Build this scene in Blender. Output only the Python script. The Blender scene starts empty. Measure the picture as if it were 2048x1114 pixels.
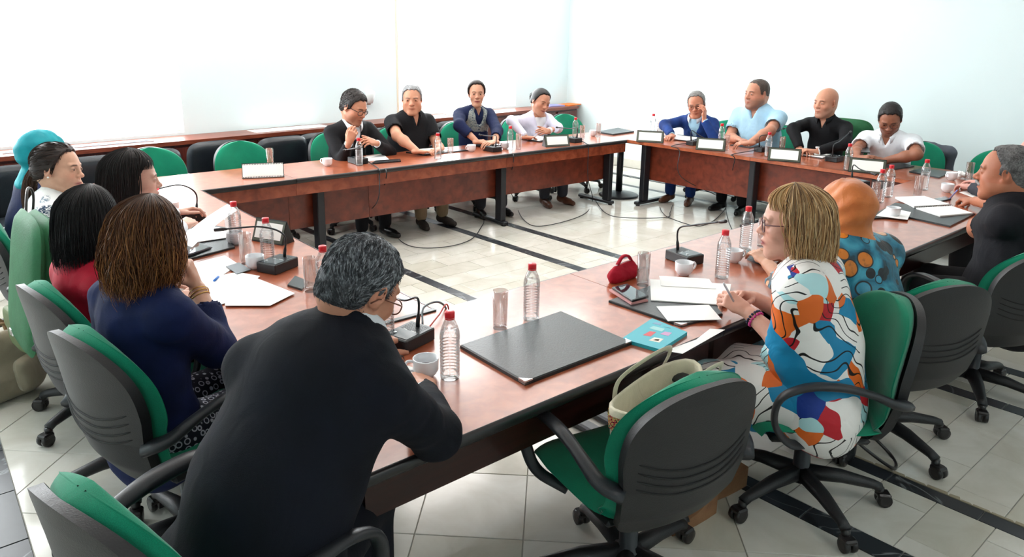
import bpy, math, random
import numpy as np
from mathutils import Vector, Matrix
random.seed(7); RNG = np.random.default_rng(7)
SC = bpy.context.scene
COL = SC.collection
R = math.radians
# ------------------------------------------------------------------ camera, world, light, exposure
CAM_H, TBL = 1.72, 0.68                       # eye height, table height
FPX, CYP = 1454.33, 429.22                    # focal length and optical axis row, for a 2048 x 1114 frame
PITCH, ROLL, YAW = 0.242384, 0.0161706, 0.865837
def _cam_basis():
    cp, sp, cy, sy = math.cos(PITCH), math.sin(PITCH), math.cos(YAW), math.sin(YAW)
    fw = Vector((cy*cp, sy*cp, -sp)); rt = Vector((sy, -cy, 0)); up = rt.cross(fw)
    return rt*math.cos(ROLL)+up*math.sin(ROLL), -rt*math.sin(ROLL)+up*math.cos(ROLL), fw
C_RT, C_UP, C_FW = _cam_basis()
cam_data = bpy.data.cameras.new('camera'); cam = bpy.data.objects.new('camera', cam_data); COL.objects.link(cam)
cam_data.sensor_width = 36; cam_data.lens = FPX/2048*36; cam_data.shift_y = (CYP-557)/2048
cam_data.clip_start = .05; cam_data.clip_end = 100
cam.matrix_world = Matrix(((C_RT.x, C_UP.x, -C_FW.x, 0), (C_RT.y, C_UP.y, -C_FW.y, 0), (C_RT.z, C_UP.z, -C_FW.z, CAM_H), (0, 0, 0, 1)))
SC.camera = cam
w = bpy.data.worlds.new('sky'); SC.world = w; w.use_nodes = True
w.node_tree.nodes['Background'].inputs[0].default_value = (.80, .90, 1, 1); w.node_tree.nodes['Background'].inputs[1].default_value = 1.0
vs = SC.view_settings; vs.view_transform = 'Standard'; vs.look = 'None'; vs.gamma = 1; vs.use_curve_mapping = False
vs.exposure = 0.55
WINDOW_GLOW = 8.0          # daylight on the roller blinds
LAMP_GLOW = 6.5            # ceiling lamps
# ------------------------------------------------------------------ helpers
def ray(px, py):
    return C_FW + (px-1024)/FPX*C_RT - (py-CYP)/FPX*C_UP
def at(px, py, z=TBL):
    """point of a horizontal surface of height z seen at a photo pixel"""
    d = ray(px, py); t = (z-CAM_H)/d.z
    return Vector((d.x*t, d.y*t, z))
def atx(px, py, x):
    d = ray(px, py); t = x/d.x; return Vector((x, d.y*t, CAM_H+d.z*t))
def aty(px, py, y):
    d = ray(px, py); t = y/d.y; return Vector((d.x*t, y, CAM_H+d.z*t))
def empty(name, loc=(0, 0, 0), rz=0, label=None, cat=None, group=None, kind=None):
    o = bpy.data.objects.new(name, None); COL.objects.link(o); o.location = loc; o.rotation_euler = (0, 0, rz)
    o.empty_display_size = .1
    return tag(o, label, cat, group, kind)
def tag(o, label=None, cat=None, group=None, kind=None):
    if label: o['label'] = label
    if cat: o['category'] = cat
    if group: o['group'] = group
    if kind: o['kind'] = kind
    return o
def link(name, me, mats=None, parent=None, loc=None, rot=None):
    o = bpy.data.objects.new(name, me); COL.objects.link(o)
    if mats is not None:
        for m in (mats if isinstance(mats, (list, tuple)) else [mats]):
            if len(me.materials) < (len(mats) if isinstance(mats, (list, tuple)) else 1): me.materials.append(m)
    if parent: o.parent = parent
    if loc is not None: o.location = loc
    if rot is not None: o.rotation_euler = rot
    return o
def copy_tree(o, parent=None):
    c = o.copy(); COL.objects.link(c); c.parent = parent
    if parent: c.matrix_parent_inverse = o.matrix_parent_inverse.copy()
    for ch in [x for x in o.children]: copy_tree(ch, c)
    return c
class MB:
    """collects vertices and faces of one mesh"""
    def __init__(s): s.v = []; s.f = []; s.mi = []; s.sm = []
    def add(s, vs, fs, mi=0, smooth=False):
        b = len(s.v); s.v += [tuple(p) for p in vs]
        for f in fs: s.f.append(tuple(i+b for i in f)); s.mi.append(mi); s.sm.append(smooth)
        return s
    def box(s, a, b, mi=0, M=None, bev=0):
        x0, y0, z0 = a; x1, y1, z1 = b
        if bev <= 0:
            vs = [(x0,y0,z0),(x1,y0,z0),(x1,y1,z0),(x0,y1,z0),(x0,y0,z1),(x1,y0,z1),(x1,y1,z1),(x0,y1,z1)]
            fs = [(3,2,1,0),(4,5,6,7),(0,1,5,4),(1,2,6,5),(2,3,7,6),(3,0,4,7)]
        else:
            e = bev; poly = [(x0+e,y0),(x1-e,y0),(x1,y0+e),(x1,y1-e),(x1-e,y1),(x0+e,y1),(x0,y1-e),(x0,y0+e)]
            ins = [(min(max(px,x0+e),x1-e),min(max(py,y0+e),y1-e)) for px,py in poly]
            vs = [(*p,z0) for p in ins]+[(*p,z0+e) for p in poly]+[(*p,z1-e) for p in poly]+[(*p,z1) for p in ins]
            fs = [tuple(range(7,-1,-1)), tuple(range(24,32))]
            for r in range(3):
                for i in range(8): j=(i+1)%8; fs.append((r*8+i,r*8+j,r*8+8+j,r*8+8+i))
        if M is not None: vs = [M @ Vector(p) for p in vs]
        return s.add(vs, fs, mi)
    def prism(s, poly, z0, z1, mi=0, M=None):
        n = len(poly); vs = [(p[0],p[1],z0) for p in poly]+[(p[0],p[1],z1) for p in poly]
        if M is not None: vs = [M @ Vector(p) for p in vs]
        return s.add(vs, [tuple(range(n-1,-1,-1)), tuple(range(n,2*n))]+[(i,(i+1)%n,n+(i+1)%n,n+i) for i in range(n)], mi)
    def lathe(s, prof, n=20, mi=0, M=None, smooth=True, closed=True):
        """prof: list of (radius, z)"""
        vs = []; fs = []; m = len(prof)
        for r, z in prof:
            for i in range(n): a = 2*math.pi*i/n; vs.append((r*math.cos(a), r*math.sin(a), z))
        for k in range(m-1):
            for i in range(n): j=(i+1)%n; fs.append((k*n+i,k*n+j,k*n+n+j,k*n+n+i))
        if closed: fs += [tuple(range(n-1,-1,-1)), tuple(range((m-1)*n, m*n))]
        if M is not None: vs = [M @ Vector(p) for p in vs]
        return s.add(vs, fs, mi, smooth)
    def tube(s, pts, rad, n=8, mi=0, smooth=True, cap=True, flat=None):
        """pts polyline, rad number or list; flat=(vector, factor) squashes the section along a direction"""
        pts = [Vector(p) for p in pts]; m = len(pts); rads = rad if isinstance(rad, (list, tuple)) else [rad]*m
        vs = []; prev = None
        for k, p in enumerate(pts):
            t = (pts[min(k+1,m-1)]-pts[max(k-1,0)]).normalized()
            if prev is None:
                u = t.orthogonal().normalized()
                if flat is not None:
                    u = Vector(flat[0])-t*t.dot(Vector(flat[0])); u = u.normalized() if u.length > 1e-4 else t.orthogonal().normalized()
            else:
                u = prev - t*prev.dot(t); u = u.normalized() if u.length > 1e-6 else t.orthogonal().normalized()
            prev = u; v = t.cross(u); fu = flat[1] if flat is not None else 1
            for i in range(n): a = 2*math.pi*i/n; vs.append(p+(u*math.cos(a)*fu+v*math.sin(a))*rads[k])
        fs = [(k*n+i,k*n+(i+1)%n,k*n+n+(i+1)%n,k*n+n+i) for k in range(m-1) for i in range(n)]
        if cap: fs += [tuple(range(n-1,-1,-1)), tuple(range((m-1)*n,m*n))]
        return s.add(vs, fs, mi, smooth)
    def grid(s, P, mi=0, smooth=True, wrap_u=False, flip=False):
        """P: nested list [u][v] of points"""
        nu = len(P); nv = len(P[0]); vs = [p for row in P for p in row]; fs = []
        for u in range(nu if wrap_u else nu-1):
            for v in range(nv-1):
                a, b = u*nv+v, ((u+1)%nu)*nv+v; q = (a, b, b+1, a+1); fs.append(q[::-1] if flip else q)
        return s.add(vs, fs, mi, smooth)
    def mesh(s, name):
        me = bpy.data.meshes.new(name); me.from_pydata([tuple(p) for p in s.v], [], s.f)
        if s.f:
            me.polygons.foreach_set('material_index', s.mi); me.polygons.foreach_set('use_smooth', s.sm)
        me.update(); return me
    def build(s, name, mats, parent=None, loc=None, rot=None):
        return link(name, s.mesh(name), mats, parent, loc, rot)
def fillet(pts, r=.03, n=5):
    """polyline with rounded corners"""
    pts = [Vector(p) for p in pts]; out = [pts[0]]
    for i in range(1, len(pts)-1):
        a, b, c = pts[i-1], pts[i], pts[i+1]; d1 = (a-b); d2 = (c-b); rr = min(r, d1.length*.45, d2.length*.45)
        p0 = b+d1.normalized()*rr; p2 = b+d2.normalized()*rr
        for k in range(n+1): t = k/n; out.append(p0*(1-t)**2+b*2*t*(1-t)+p2*t*t)
    out.append(pts[-1]); return out
def spline(pts, n=8):
    """Catmull-Rom through points"""
    pts = [Vector(p) for p in pts]; P = [pts[0]*2-pts[1]]+pts+[pts[-1]*2-pts[-2]]; out = []
    for i in range(1, len(P)-2):
        for k in range(n):
            t = k/n; a, b, c, d = P[i-1], P[i], P[i+1], P[i+2]
            out.append(.5*((2*b)+(c-a)*t+(2*a-5*b+4*c-d)*t*t+(3*b-a-3*c+d)*t**3))
    out.append(pts[-1]); return out
# ------------------------------------------------------------------ materials
def srgb(r, g, b):
    f = lambda c: (c/255/12.92 if c/255 <= .04045 else ((c/255+.055)/1.055)**2.4)
    return (f(r), f(g), f(b), 1)
MATS = {}
class NT:
    def __init__(s, name):
        s.m = bpy.data.materials.new(name); s.m.use_nodes = True; s.t = s.m.node_tree; s.n = s.t.nodes; s.l = s.t.links
        s.p = s.n['Principled BSDF']; s.out = s.n['Material Output']
    def node(s, typ, **kw):
        nd = s.n.new(typ)
        for k, v in kw.items():
            if k.startswith('i_'): nd.inputs[k[2:].replace('_', ' ')].default_value = v
            else: setattr(nd, k, v)
        return nd
    def link(s, a, b): s.l.new(a, b)
    def coord(s, which='Object', scale=(1, 1, 1), rot=(0, 0, 0)):
        tc = s.node('ShaderNodeTexCoord'); mp = s.node('ShaderNodeMapping'); mp.inputs['Scale'].default_value = scale; mp.inputs['Rotation'].default_value = rot
        s.link(tc.outputs[which], mp.inputs['Vector']); return mp.outputs[0]
    def noise(s, vec, scale=5, detail=3, rough=.5, dist=0):
        nd = s.node('ShaderNodeTexNoise'); nd.inputs['Scale'].default_value = scale; nd.inputs['Detail'].default_value = detail
        nd.inputs['Roughness'].default_value = rough; nd.inputs['Distortion'].default_value = dist
        if vec is not None: s.link(vec, nd.inputs['Vector'])
        return nd.outputs['Fac']
    def vor(s, vec, scale=5, feature='F1', out='Distance', rnd=1):
        nd = s.node('ShaderNodeTexVoronoi'); nd.feature = feature; nd.inputs['Scale'].default_value = scale; nd.inputs['Randomness'].default_value = rnd
        if vec is not None: s.link(vec, nd.inputs['Vector'])
        return nd.outputs[out]
    def ramp(s, fac, stops, interp='LINEAR'):
        nd = s.node('ShaderNodeValToRGB'); cr = nd.color_ramp; cr.interpolation = interp
        while len(cr.elements) < len(stops): cr.elements.new(.5)
        for e, (p, c) in zip(cr.elements, stops): e.position = p; e.color = c if len(c) == 4 else (*c, 1)
        s.link(fac, nd.inputs[0]); return nd.outputs[0]
    def mix(s, fac, a, b, mode='MIX'):
        nd = s.node('ShaderNodeMix'); nd.data_type = 'RGBA'; nd.blend_type = mode
        for val, sock in ((fac, nd.inputs[0]), (a, nd.inputs[6]), (b, nd.inputs[7])):
            if isinstance(val, bpy.types.NodeSocket): s.link(val, sock)
            else: sock.default_value = val
        return nd.outputs[2]
    def math(s, op, a, b=None):
        nd = s.node('ShaderNodeMath'); nd.operation = op
        for val, sock in ((a, nd.inputs[0]), (b, nd.inputs[1])):
            if val is None: continue
            if isinstance(val, bpy.types.NodeSocket): s.link(val, sock)
            else: sock.default_value = val
        return nd.outputs[0]
    def bump(s, h, strength=.2, dist=.01):
        nd = s.node('ShaderNodeBump'); nd.inputs['Strength'].default_value = strength; nd.inputs['Distance'].default_value = dist
        s.link(h, nd.inputs['Height']); s.link(nd.outputs[0], s.p.inputs['Normal'])
    def set(s, **kw):
        for k, v in kw.items():
            sock = s.p.inputs[k.replace('_', ' ')]
            if isinstance(v, bpy.types.NodeSocket): s.link(v, sock)
            else: sock.default_value = v
        return s
def plain(name, col, rough=.5, metal=0, spec=.5, coat=0, bump=None, vary=0):
    """solid colour with an optional fine grain; bump=(scale, strength)"""
    if name in MATS: return MATS[name]
    k = NT(name); c = srgb(*col); k.set(Roughness=rough, Metallic=metal, Specular_IOR_Level=spec, Coat_Weight=coat)
    v = k.coord()
    n = k.noise(v, 14, 3); lo = tuple(x*(1-vary) for x in c[:3])+(1,); hi = tuple(min(1, x*(1+vary)) for x in c[:3])+(1,)
    k.set(Base_Color=k.ramp(n, [(.3, lo), (.7, hi)]))
    if bump: k.bump(k.noise(v, bump[0], 2), bump[1], .004)
    MATS[name] = k.m; return k.m
def glow(name, col, strength):
    if name in MATS: return MATS[name]
    k = NT(name); k.set(Base_Color=(*col, 1), Emission_Color=(*col, 1), Emission_Strength=strength, Roughness=.8); MATS[name] = k.m; return k.m
def clear(name, tint, gloss=.12, rough=.03, edge=.5, edge_col=(.5, .55, .58)):
    """thin clear plastic or glass: passes light straight through, reflects and darkens towards the rim"""
    if name in MATS: return MATS[name]
    k = NT(name); k.n.remove(k.p)
    tr = k.node('ShaderNodeBsdfTransparent'); gl = k.node('ShaderNodeBsdfGlossy'); gl.inputs['Roughness'].default_value = rough
    lw = k.node('ShaderNodeLayerWeight'); lw.inputs['Blend'].default_value = .35
    k.link(k.ramp(lw.outputs['Facing'], [(.0, (*tint, 1)), (.72, (*tint, 1)), (.97, (*edge_col, 1))]), tr.inputs[0])
    f = k.math('MULTIPLY_ADD', lw.outputs['Fresnel'], edge); f.node.inputs[2].default_value = gloss
    mx = k.node('ShaderNodeMixShader'); k.link(f, mx.inputs[0]); k.link(tr.outputs[0], mx.inputs[1]); k.link(gl.outputs[0], mx.inputs[2])
    k.link(mx.outputs[0], k.out.inputs[0]); MATS[name] = k.m; return k.m
# ------------------------------------------------------------------ surface materials
def burl(name, lo, mid, hi, rough=.3, coat=.8, scale=1.0):
    if name in MATS: return MATS[name]
    k = NT(name); v = k.coord()
    n1 = k.noise(v, 16*scale, 3, .5, .5); n2 = k.noise(v, 55*scale, 2, .5, .4); n3 = k.noise(v, 3.2*scale, 3)
    c = k.ramp(n1, [(.28, srgb(*lo)), (.5, srgb(*mid)), (.74, srgb(*hi))])
    c = k.mix(.35, c, k.ramp(n3, [(.3, srgb(*lo)), (.7, srgb(*hi))]))
    k.set(Base_Color=c, Roughness=rough, Coat_Weight=coat, Coat_Roughness=.14, Specular_IOR_Level=.5)
    MATS[name] = k.m; return k.m
def wood(name, a, b, rough=.35, axis=0):
    if name in MATS: return MATS[name]
    sc = [14, 14, 14]; sc[axis] = .9
    k = NT(name); n = k.noise(k.coord(scale=sc), 3, 5, .6, .8)
    k.set(Base_Color=k.ramp(n, [(.3, srgb(*a)), (.7, srgb(*b))]), Roughness=rough, Specular_IOR_Level=.4); k.bump(n, .05, .003); MATS[name] = k.m; return k.m
M_TOP = burl('burl_veneer', (142, 68, 40), (168, 86, 54), (190, 108, 72))
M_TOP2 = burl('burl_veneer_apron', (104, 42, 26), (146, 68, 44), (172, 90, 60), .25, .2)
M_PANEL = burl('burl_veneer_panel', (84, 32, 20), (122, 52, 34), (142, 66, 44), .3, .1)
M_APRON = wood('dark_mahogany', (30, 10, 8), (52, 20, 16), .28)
M_EDGE = plain('black_edge', (30, 27, 28), .32, spec=.5)
M_METAL = plain('black_steel', (30, 32, 38), .38, spec=.5)
M_CAB = wood('cabinet_mahogany', (92, 40, 26), (132, 66, 44), .3)
M_CABD = wood('cabinet_door_wood', (60, 20, 16), (92, 38, 28), .35, 2)
def wall_paint(name, col):
    k = NT(name); v = k.coord(); n = k.noise(v, 1.3, 2); c = srgb(*col)
    k.set(Base_Color=k.ramp(n, [(.3, tuple(x*.985 for x in c[:3])+(1,)), (.7, c)]), Roughness=.75, Specular_IOR_Level=.25); k.bump(k.noise(v, 220, 2), .04, .002); return k.m
M_WALL = wall_paint('wall_paint', (224, 238, 240)); M_CEIL = wall_paint('ceiling_paint', (240, 240, 238))
def marble(name, a, b, vein=None, rough=.12):
    k = NT(name); v = k.coord('Object'); oi = k.node('ShaderNodeObjectInfo')
    add = k.node('ShaderNodeVectorMath'); add.operation = 'MULTIPLY_ADD'; k.link(v, add.inputs[0]); add.inputs[1].default_value = (1, 1, 1)
    k.link(oi.outputs['Location'], add.inputs[2]); v = add.outputs[0]
    n = k.noise(v, 3.5, 5, .6, 1.0); c = k.ramp(n, [(.3, srgb(*a)), (.7, srgb(*b))])
    tone = k.ramp(oi.outputs['Random'], [(0, (.80, .79, .73, 1)), (.4, (.93, .93, .92, 1)), (1, (1.0, 1.0, 1.0, 1))]); c = k.mix(1.0, c, tone, 'MULTIPLY')
    if vein:
        w = k.math('ABSOLUTE', k.math('SUBTRACT', k.noise(v, 1.9, 4, .55, 1.2), .5)); c = k.mix(k.ramp(w, [(.0, (.8, .8, .8, 1)), (.010, (0, 0, 0, 1))]), c, srgb(*vein))
    k.set(Base_Color=c, Roughness=rough, Specular_IOR_Level=.45); k.bump(k.noise(v, 40, 2), .02, .002); return k.m
M_TILE = marble('cream_marble', (206, 202, 190), (226, 224, 216)); M_DARK = marble('black_marble', (34, 38, 44), (46, 51, 57), (130, 135, 138), .34)
M_GROUT = plain('grout', (186, 184, 176), .7); M_SKIRT = marble('skirting_marble', (206, 204, 192), (222, 220, 210))
# ------------------------------------------------------------------ room: the floor and tiles lie turned a little against the tables
FA = R(2.4); FX = lambda x, y: x-.042*(y-.9)           # x of a floor line that passes x at y = .9
WS = .09; wall_y = lambda x: 6.93+WS*(x-.55); wall_x = lambda y: 7.52-WS*(y-6.45)
CEIL = 3.3; XL, YB = -2.6, -3.2
def slab(name, a, b, t, z0, z1, mat, parent=None):
    """wall from a to b (plan), thickness t to its left"""
    a = Vector((*a, 0)); b = Vector((*b, 0)); d = (b-a).normalized(); n = Vector((-d.y, d.x, 0))*t; mb = MB()
    mb.prism([a, b, b+n, a+n], z0, z1); o = mb.build(name, mat, parent); return o
floor = MB().box((XL-.2, YB-.2, -.12), (8.6, 8.2, -.006)).build('floor', M_GROUT); tag(floor, kind='structure')
corner_y = 7.55; cx = wall_x(7.55)
tag(MB().box((XL-.2, YB-.2, CEIL), (8.6, 8.4, CEIL+.1)).build('ceiling', M_CEIL), kind='structure')
tag(slab('wall_right', (wall_x(YB), YB), (wall_x(7.7), 7.7), -.15, 0, CEIL, M_WALL), kind='structure')
tag(slab('wall_left', (XL, 7.3), (XL, YB), -.15, 0, CEIL, M_WALL), kind='structure')
tag(slab('wall_front', (XL, YB), (8.5, YB), -.15, 0, CEIL, M_WALL), kind='structure')
def on_wall(px, py):
    """point of the back wall plane y = wall_y(x) seen at a photo pixel"""
    d = ray(px, py); t = wall_y(0)/(d.y-WS*d.x); return Vector((d.x*t, d.y*t, CAM_H+d.z*t))
sill = .80
w1 = (-1.9, on_wall(356, 130).x); w2 = (on_wall(792, 120).x, on_wall(1033, 100).x)
def wall_piece(x0, x1, z0, z1):
    return [(x0, wall_y(x0), z0), (x1, wall_y(x1), z0), (x1, wall_y(x1), z1), (x0, wall_y(x0), z1)]
mb = MB()
def wbox(mb, x0, x1, z0, z1, d0=0, d1=.2, mi=0):
    P = [(x0, wall_y(x0)+d0), (x1, wall_y(x1)+d0), (x1, wall_y(x1)+d1), (x0, wall_y(x0)+d1)]; mb.prism(P, z0, z1, mi)
WT = 2.95
for a, b, c, d in ((XL-.1, w1[0], 0, CEIL), (w1[0], w1[1], 0, sill), (w1[0], w1[1], WT, CEIL), (w1[1], w2[0], 0, CEIL), (w2[0], w2[1], 0, sill), (w2[0], w2[1], WT, CEIL), (w2[1], 7.7, 0, CEIL)): wbox(mb, a, b, c, d)
tag(mb.build('wall_back', M_WALL), kind='structure')
M_FRAME = plain('window_frame_paint', (226, 216, 196), .5)
def blind_mat():
    k = NT('roller_blind'); v = k.coord(); n = k.noise(k.coord(scale=(.25, 1, 1)), 2.0, 2)
    e = k.ramp(n, [(.3, (.90, .96, 1, 1)), (.7, (1, 1, 1, 1))])
    k.set(Base_Color=(.85, .87, .88, 1), Roughness=.8, Emission_Color=e, Emission_Strength=WINDOW_GLOW); k.bump(k.noise(v, 160, 1), .1, .002); return k.m
M_BLIND = blind_mat(); M_GLASS = clear('window_glass', (.97, .98, .98))
for i, (a, b) in enumerate((w1, w2)):
    wn = empty('window_%d' % (i+1), (0, 0, 0), kind='structure')
    nsec = 3 if i == 0 else 2
    for k in range(nsec):
        x0 = a+(b-a)*k/nsec; x1 = a+(b-a)*(k+1)/nsec; m2 = MB(); wbox(m2, x0+.03, x1-.03, sill+.03, WT-.03, .14, .146); m2.build('pane', M_GLASS, wn)
    m2 = MB()
    for k in range(nsec+1): x = a+(b-a)*k/nsec; xx = min(max(x, a+.025), b-.025); wbox(m2, xx-.025, xx+.025, sill, WT, .12, .17)
    wbox(m2, a, b, sill, sill+.04, .12, .17); wbox(m2, a, b, WT-.04, WT, .12, .17); m2.build('frame', M_FRAME, wn)
    m2 = MB(); wbox(m2, a+.012, b-.012, sill+.045, WT-.06, .075, .083); m2.build('roller_blind', M_BLIND, wn)
    m2 = MB(); wbox(m2, a+.012, b-.012, sill+.02, sill+.046, .070, .090); m2.build('blind_bar', M_FRAME, wn)
    m2 = MB(); wbox(m2, a-.0, a+.03, sill, WT, -.004, .02) if i else None
    if i: m2.build('side_guide', M_FRAME, wn)
# skirting along the right wall
sk = slab('baseboard_right', (wall_x(YB)-.012, YB), (wall_x(7.6)-.012, 7.6), -.012, 0, .11, M_SKIRT); tag(sk, kind='structure')
# ------------------------------------------------------------------ floor tiles: every tile a piece of its own
_tile_cache = {}
def tile(poly, mat, name='tile', h=.006):
    """poly in plan; shares meshes between alike shapes"""
    c = Vector((sum(p[0] for p in poly)/len(poly), sum(p[1] for p in poly)/len(poly))); key = (mat.name, tuple((round(p[0]-c.x, 3), round(p[1]-c.y, 3)) for p in poly))
    if key not in _tile_cache:
        mb = MB(); q = [(p[0]-c.x, p[1]-c.y) for p in poly]; qi = [(x*(1-.002/max(.05, math.hypot(x, y))), y*(1-.002/max(.05, math.hypot(x, y)))) for x, y in q]; n = len(q)
        vs = [(x, y, -.006) for x, y in q]+[(x, y, h-.008) for x, y in q]+[(x, y, h-.006) for x, y in qi]
        fs = [tuple(range(2*n, 3*n))]+[(r*n+i, r*n+(i+1) % n, r*n+n+(i+1) % n, r*n+n+i) for r in range(2) for i in range(n)]
        mb.add(vs, fs); me = mb.mesh(name); me.materials.append(mat); _tile_cache[key] = me
    o = bpy.data.objects.new(name, _tile_cache[key]); COL.objects.link(o); o.parent = floor; o.location = (c.x, c.y, 0); return o
def to_px(p):
    d = Vector(p)-Vector((0, 0, CAM_H)); zc = d.dot(C_FW)
    if zc < .05: return None
    return 1024+FPX*d.dot(C_RT)/zc, CYP-FPX*d.dot(C_UP)/zc, zc
TILES = []      # (size in the picture, polygon, material)
def want_tile(poly, mat):
    cx_ = sum(p[0] for p in poly)/len(poly); cy_ = sum(p[1] for p in poly)/len(poly); q = to_px((cx_, cy_, 0))
    vis = q is not None and -80 < q[0] < 2130 and -50 < q[1] < 1200
    hid = (.0 < cx_ < .70 and cy_ > 5.4)
    TILES.append(((1/q[2] if vis else 0), poly, mat))
G = .0015
def rect_rows(x0, x1, ya, yb, sx, sy, off=0):
    """running bond of sx by sy tiles between two floor lines"""
    ny = int((yb-ya)/sy)
    for j in range(ny):
        y0 = ya+j*sy; y1 = y0+sy; sh = (sx/2 if j % 2 else 0)+off; xs = [x0]; x = x0+((sx-sh) % sx or sx)
        while x < x1-.02: xs.append(x); x += sx
        xs.append(x1)
        for a, b in zip(xs, xs[1:]):
            if b-a < .03: continue
            want_tile([(FX(a, y0)+G, y0+G), (FX(b, y0)-G, y0+G), (FX(b, y1)-G, y1-G), (FX(a, y1)+G, y1-G)], M_TILE)
YA, YZ = -.6, 7.4
STR = [(2.355, 2.455), (2.845, 2.925), (3.885, 3.975), (4.365, 4.455), (6.72, 6.80), (7.2, 7.28)]
for i, (a, b) in enumerate(STR):
    y = -1.2-.1*i
    while y < YZ:
        L_ = .327 if i < 3 else .30
        want_tile([(FX(a, y)+G, y+G), (FX(b, y)-G, y+G), (FX(b, y+L_)-G, y+L_-G), (FX(a, y+L_)+G, y+L_-G)], M_DARK); y += L_
for (a, b) in zip(STR, STR[1:]):
    if a[1] < 6: rect_rows(a[1], b[0], -1.17, YZ, .385, .197 if b[0]-a[1] < 1.5 else .39, .1)
rect_rows(STR[-1][1], 7.7, -1.36, 7.0, .385, .39)
# diagonal field left of the first strip, clipped to its edges
def clip(poly, fn):
    out = []
    for i in range(len(poly)):
        p, q = poly[i], poly[(i+1) % len(poly)]; a, b = fn(p), fn(q)
        if a <= 0: out.append(p)
        if a*b < 0: t = a/(a-b); out.append((p[0]+(q[0]-p[0])*t, p[1]+(q[1]-p[1])*t))
    return out
S_ = .385; ca, sa = math.cos(R(46.4)), math.sin(R(46.4)); o0 = (1.472, 1.641)
for i in range(-16, 17):
    for j in range(-16, 17):
        c = [(o0[0]+(i+u)*S_*ca-(j+v)*S_*sa, o0[1]+(i+u)*S_*sa+(j+v)*S_*ca) for u, v in ((.004, .004), (.996, .004), (.996, .996), (.004, .996))]
        c = clip(c, lambda p: p[0]-FX(2.352, p[1])); c = clip(c, lambda p: .148-p[0]-.0*p[1]) if len(c) > 2 else c
        if len(c) > 2: c = clip(c, lambda p: -1.2-p[1])
        if len(c) > 2: c = clip(c, lambda p: p[1]-6.6)
        if len(c) > 2:
            ar = abs(sum(c[k][0]*c[(k+1) % len(c)][1]-c[(k+1) % len(c)][0]*c[k][1] for k in range(len(c))))/2
            if ar > .002: want_tile(c, M_TILE)
for i in range(3):
    for j in range(14):
        x1 = .145-i*.36; y0 = .97+j*.352; want_tile([(x1-.358, y0+G), (x1, y0+G), (x1, y0+.349), (x1-.358, y0+.349)], M_DARK if i == 0 else M_TILE)
TILES.sort(key=lambda t: -t[0])
for t in TILES[:300]: tile(t[1], t[2])
rest = {}
for t in TILES[300:]: rest.setdefault(t[2].name, []).append(t)
for k, ts in rest.items():
    mb = MB()
    for t in ts: mb.prism(t[1], -.006, 0)
    tag(mb.build('far_tiles', ts[0][2], floor), kind='stuff')
# chipped filler along one dark strip
mb = MB(); rr = random.Random(4)
y = .35
while y < 1.35:
    l = rr.uniform(.03, .09); wd = rr.uniform(.008, .022); x = FX(2.925, y); mb.prism([(x, y), (x+wd, y+.01), (x+wd*.7, y+l), (x-.004, y+l)], -.002, .003); y += l
mb.build('chipped_filler', plain('old_mortar', (150, 140, 118), .9, bump=(90, .4)), floor)
# ------------------------------------------------------------------ ceiling lamps (above the frame): far rows inferred from glare, others added as fill
M_LAMP = glow('lamp_diffuser', (1, .97, .93), LAMP_GLOW)
for i, (x, y) in enumerate(((5.6, 1.8), (.4, 4.0), (2.4, 4.4), (4.2, 4.4), (6.0, 4.4), (2.4, 6.0), (4.2, 6.1), (6.0, 6.2), (2.4, -1.6))):
    t = empty('ceiling_lamp', (x, y, CEIL), 0, 'rectangular ceiling lamp with opal diffuser above the '+['moustached man, added as fill', 'left table, added as fill', 'middle of the floor, left', 'middle of the floor', 'right table row', 'empty chairs of the back row', 'back row', 'far corner', 'room behind the viewer, added as fill'][i], 'lamp', 'recessed ceiling lamps')
    MB().box((-.62, -.32, -.03), (.62, .32, -.001)).build('housing', M_FRAME, t); MB().box((-.59, -.29, -.038), (.59, .29, -.031)).build('diffuser', M_LAMP, t)
# ------------------------------------------------------------------ low cabinet run under the windows
BZ = .775; fy = lambda x: 6.56+WS*(x-.55)
xs = [-1.9, -.75, .45, on_wall(370, 270).x-.03, 3.15, 4.3, 5.4, 6.4, 7.28]
for i, (a, b) in enumerate(zip(xs, xs[1:])):
    nm = ['behind the headscarf woman', 'behind the woman with the ponytail', 'behind the leftmost empty green chairs', 'behind the lone name sign', 'behind the man in the black suit', 'behind the man in the black polo', 'behind the woman in the white jacket', 'ending short of the white wall'][i]
    c = empty('low_cabinet', ((a+b)/2, fy((a+b)/2), 0), 0, 'dark red-brown wooden low cabinet unit under the windows, '+nm, 'cabinet', 'low cabinets under the windows')
    O = Vector(c.location)
    def P(x, d): return (x-O.x, fy(x)+d-O.y)
    m2 = MB(); m2.prism([P(a+.003, .03), P(b-.003, .03), P(b-.003, .36), P(a+.003, .36)], 0, BZ-.035); m2.build('body', M_CABD, c)
    m2 = MB(); m2.prism([P(a, 0), P(b, 0), P(b, .365), P(a, .365)], BZ-.035, BZ); m2.build('top', M_CAB, c)
    n = 2
    for k in range(n):
        x0 = a+(b-a)*k/n+.02; x1 = a+(b-a)*(k+1)/n-.02; m2 = MB(); m2.prism([P(x0, .012), P(x1, .012), P(x1, .03), P(x0, .03)], .08, BZ-.06); dr = m2.build('door', M_CABD, c)
        m2 = MB(); xk = x1-.05 if k == 0 else x0+.05; m2.prism([P(xk-.006, -.012), P(xk+.006, -.012), P(xk+.006, .012), P(xk-.006, .012)], .5, .58); m2.build('handle', M_METAL, dr)
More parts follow.
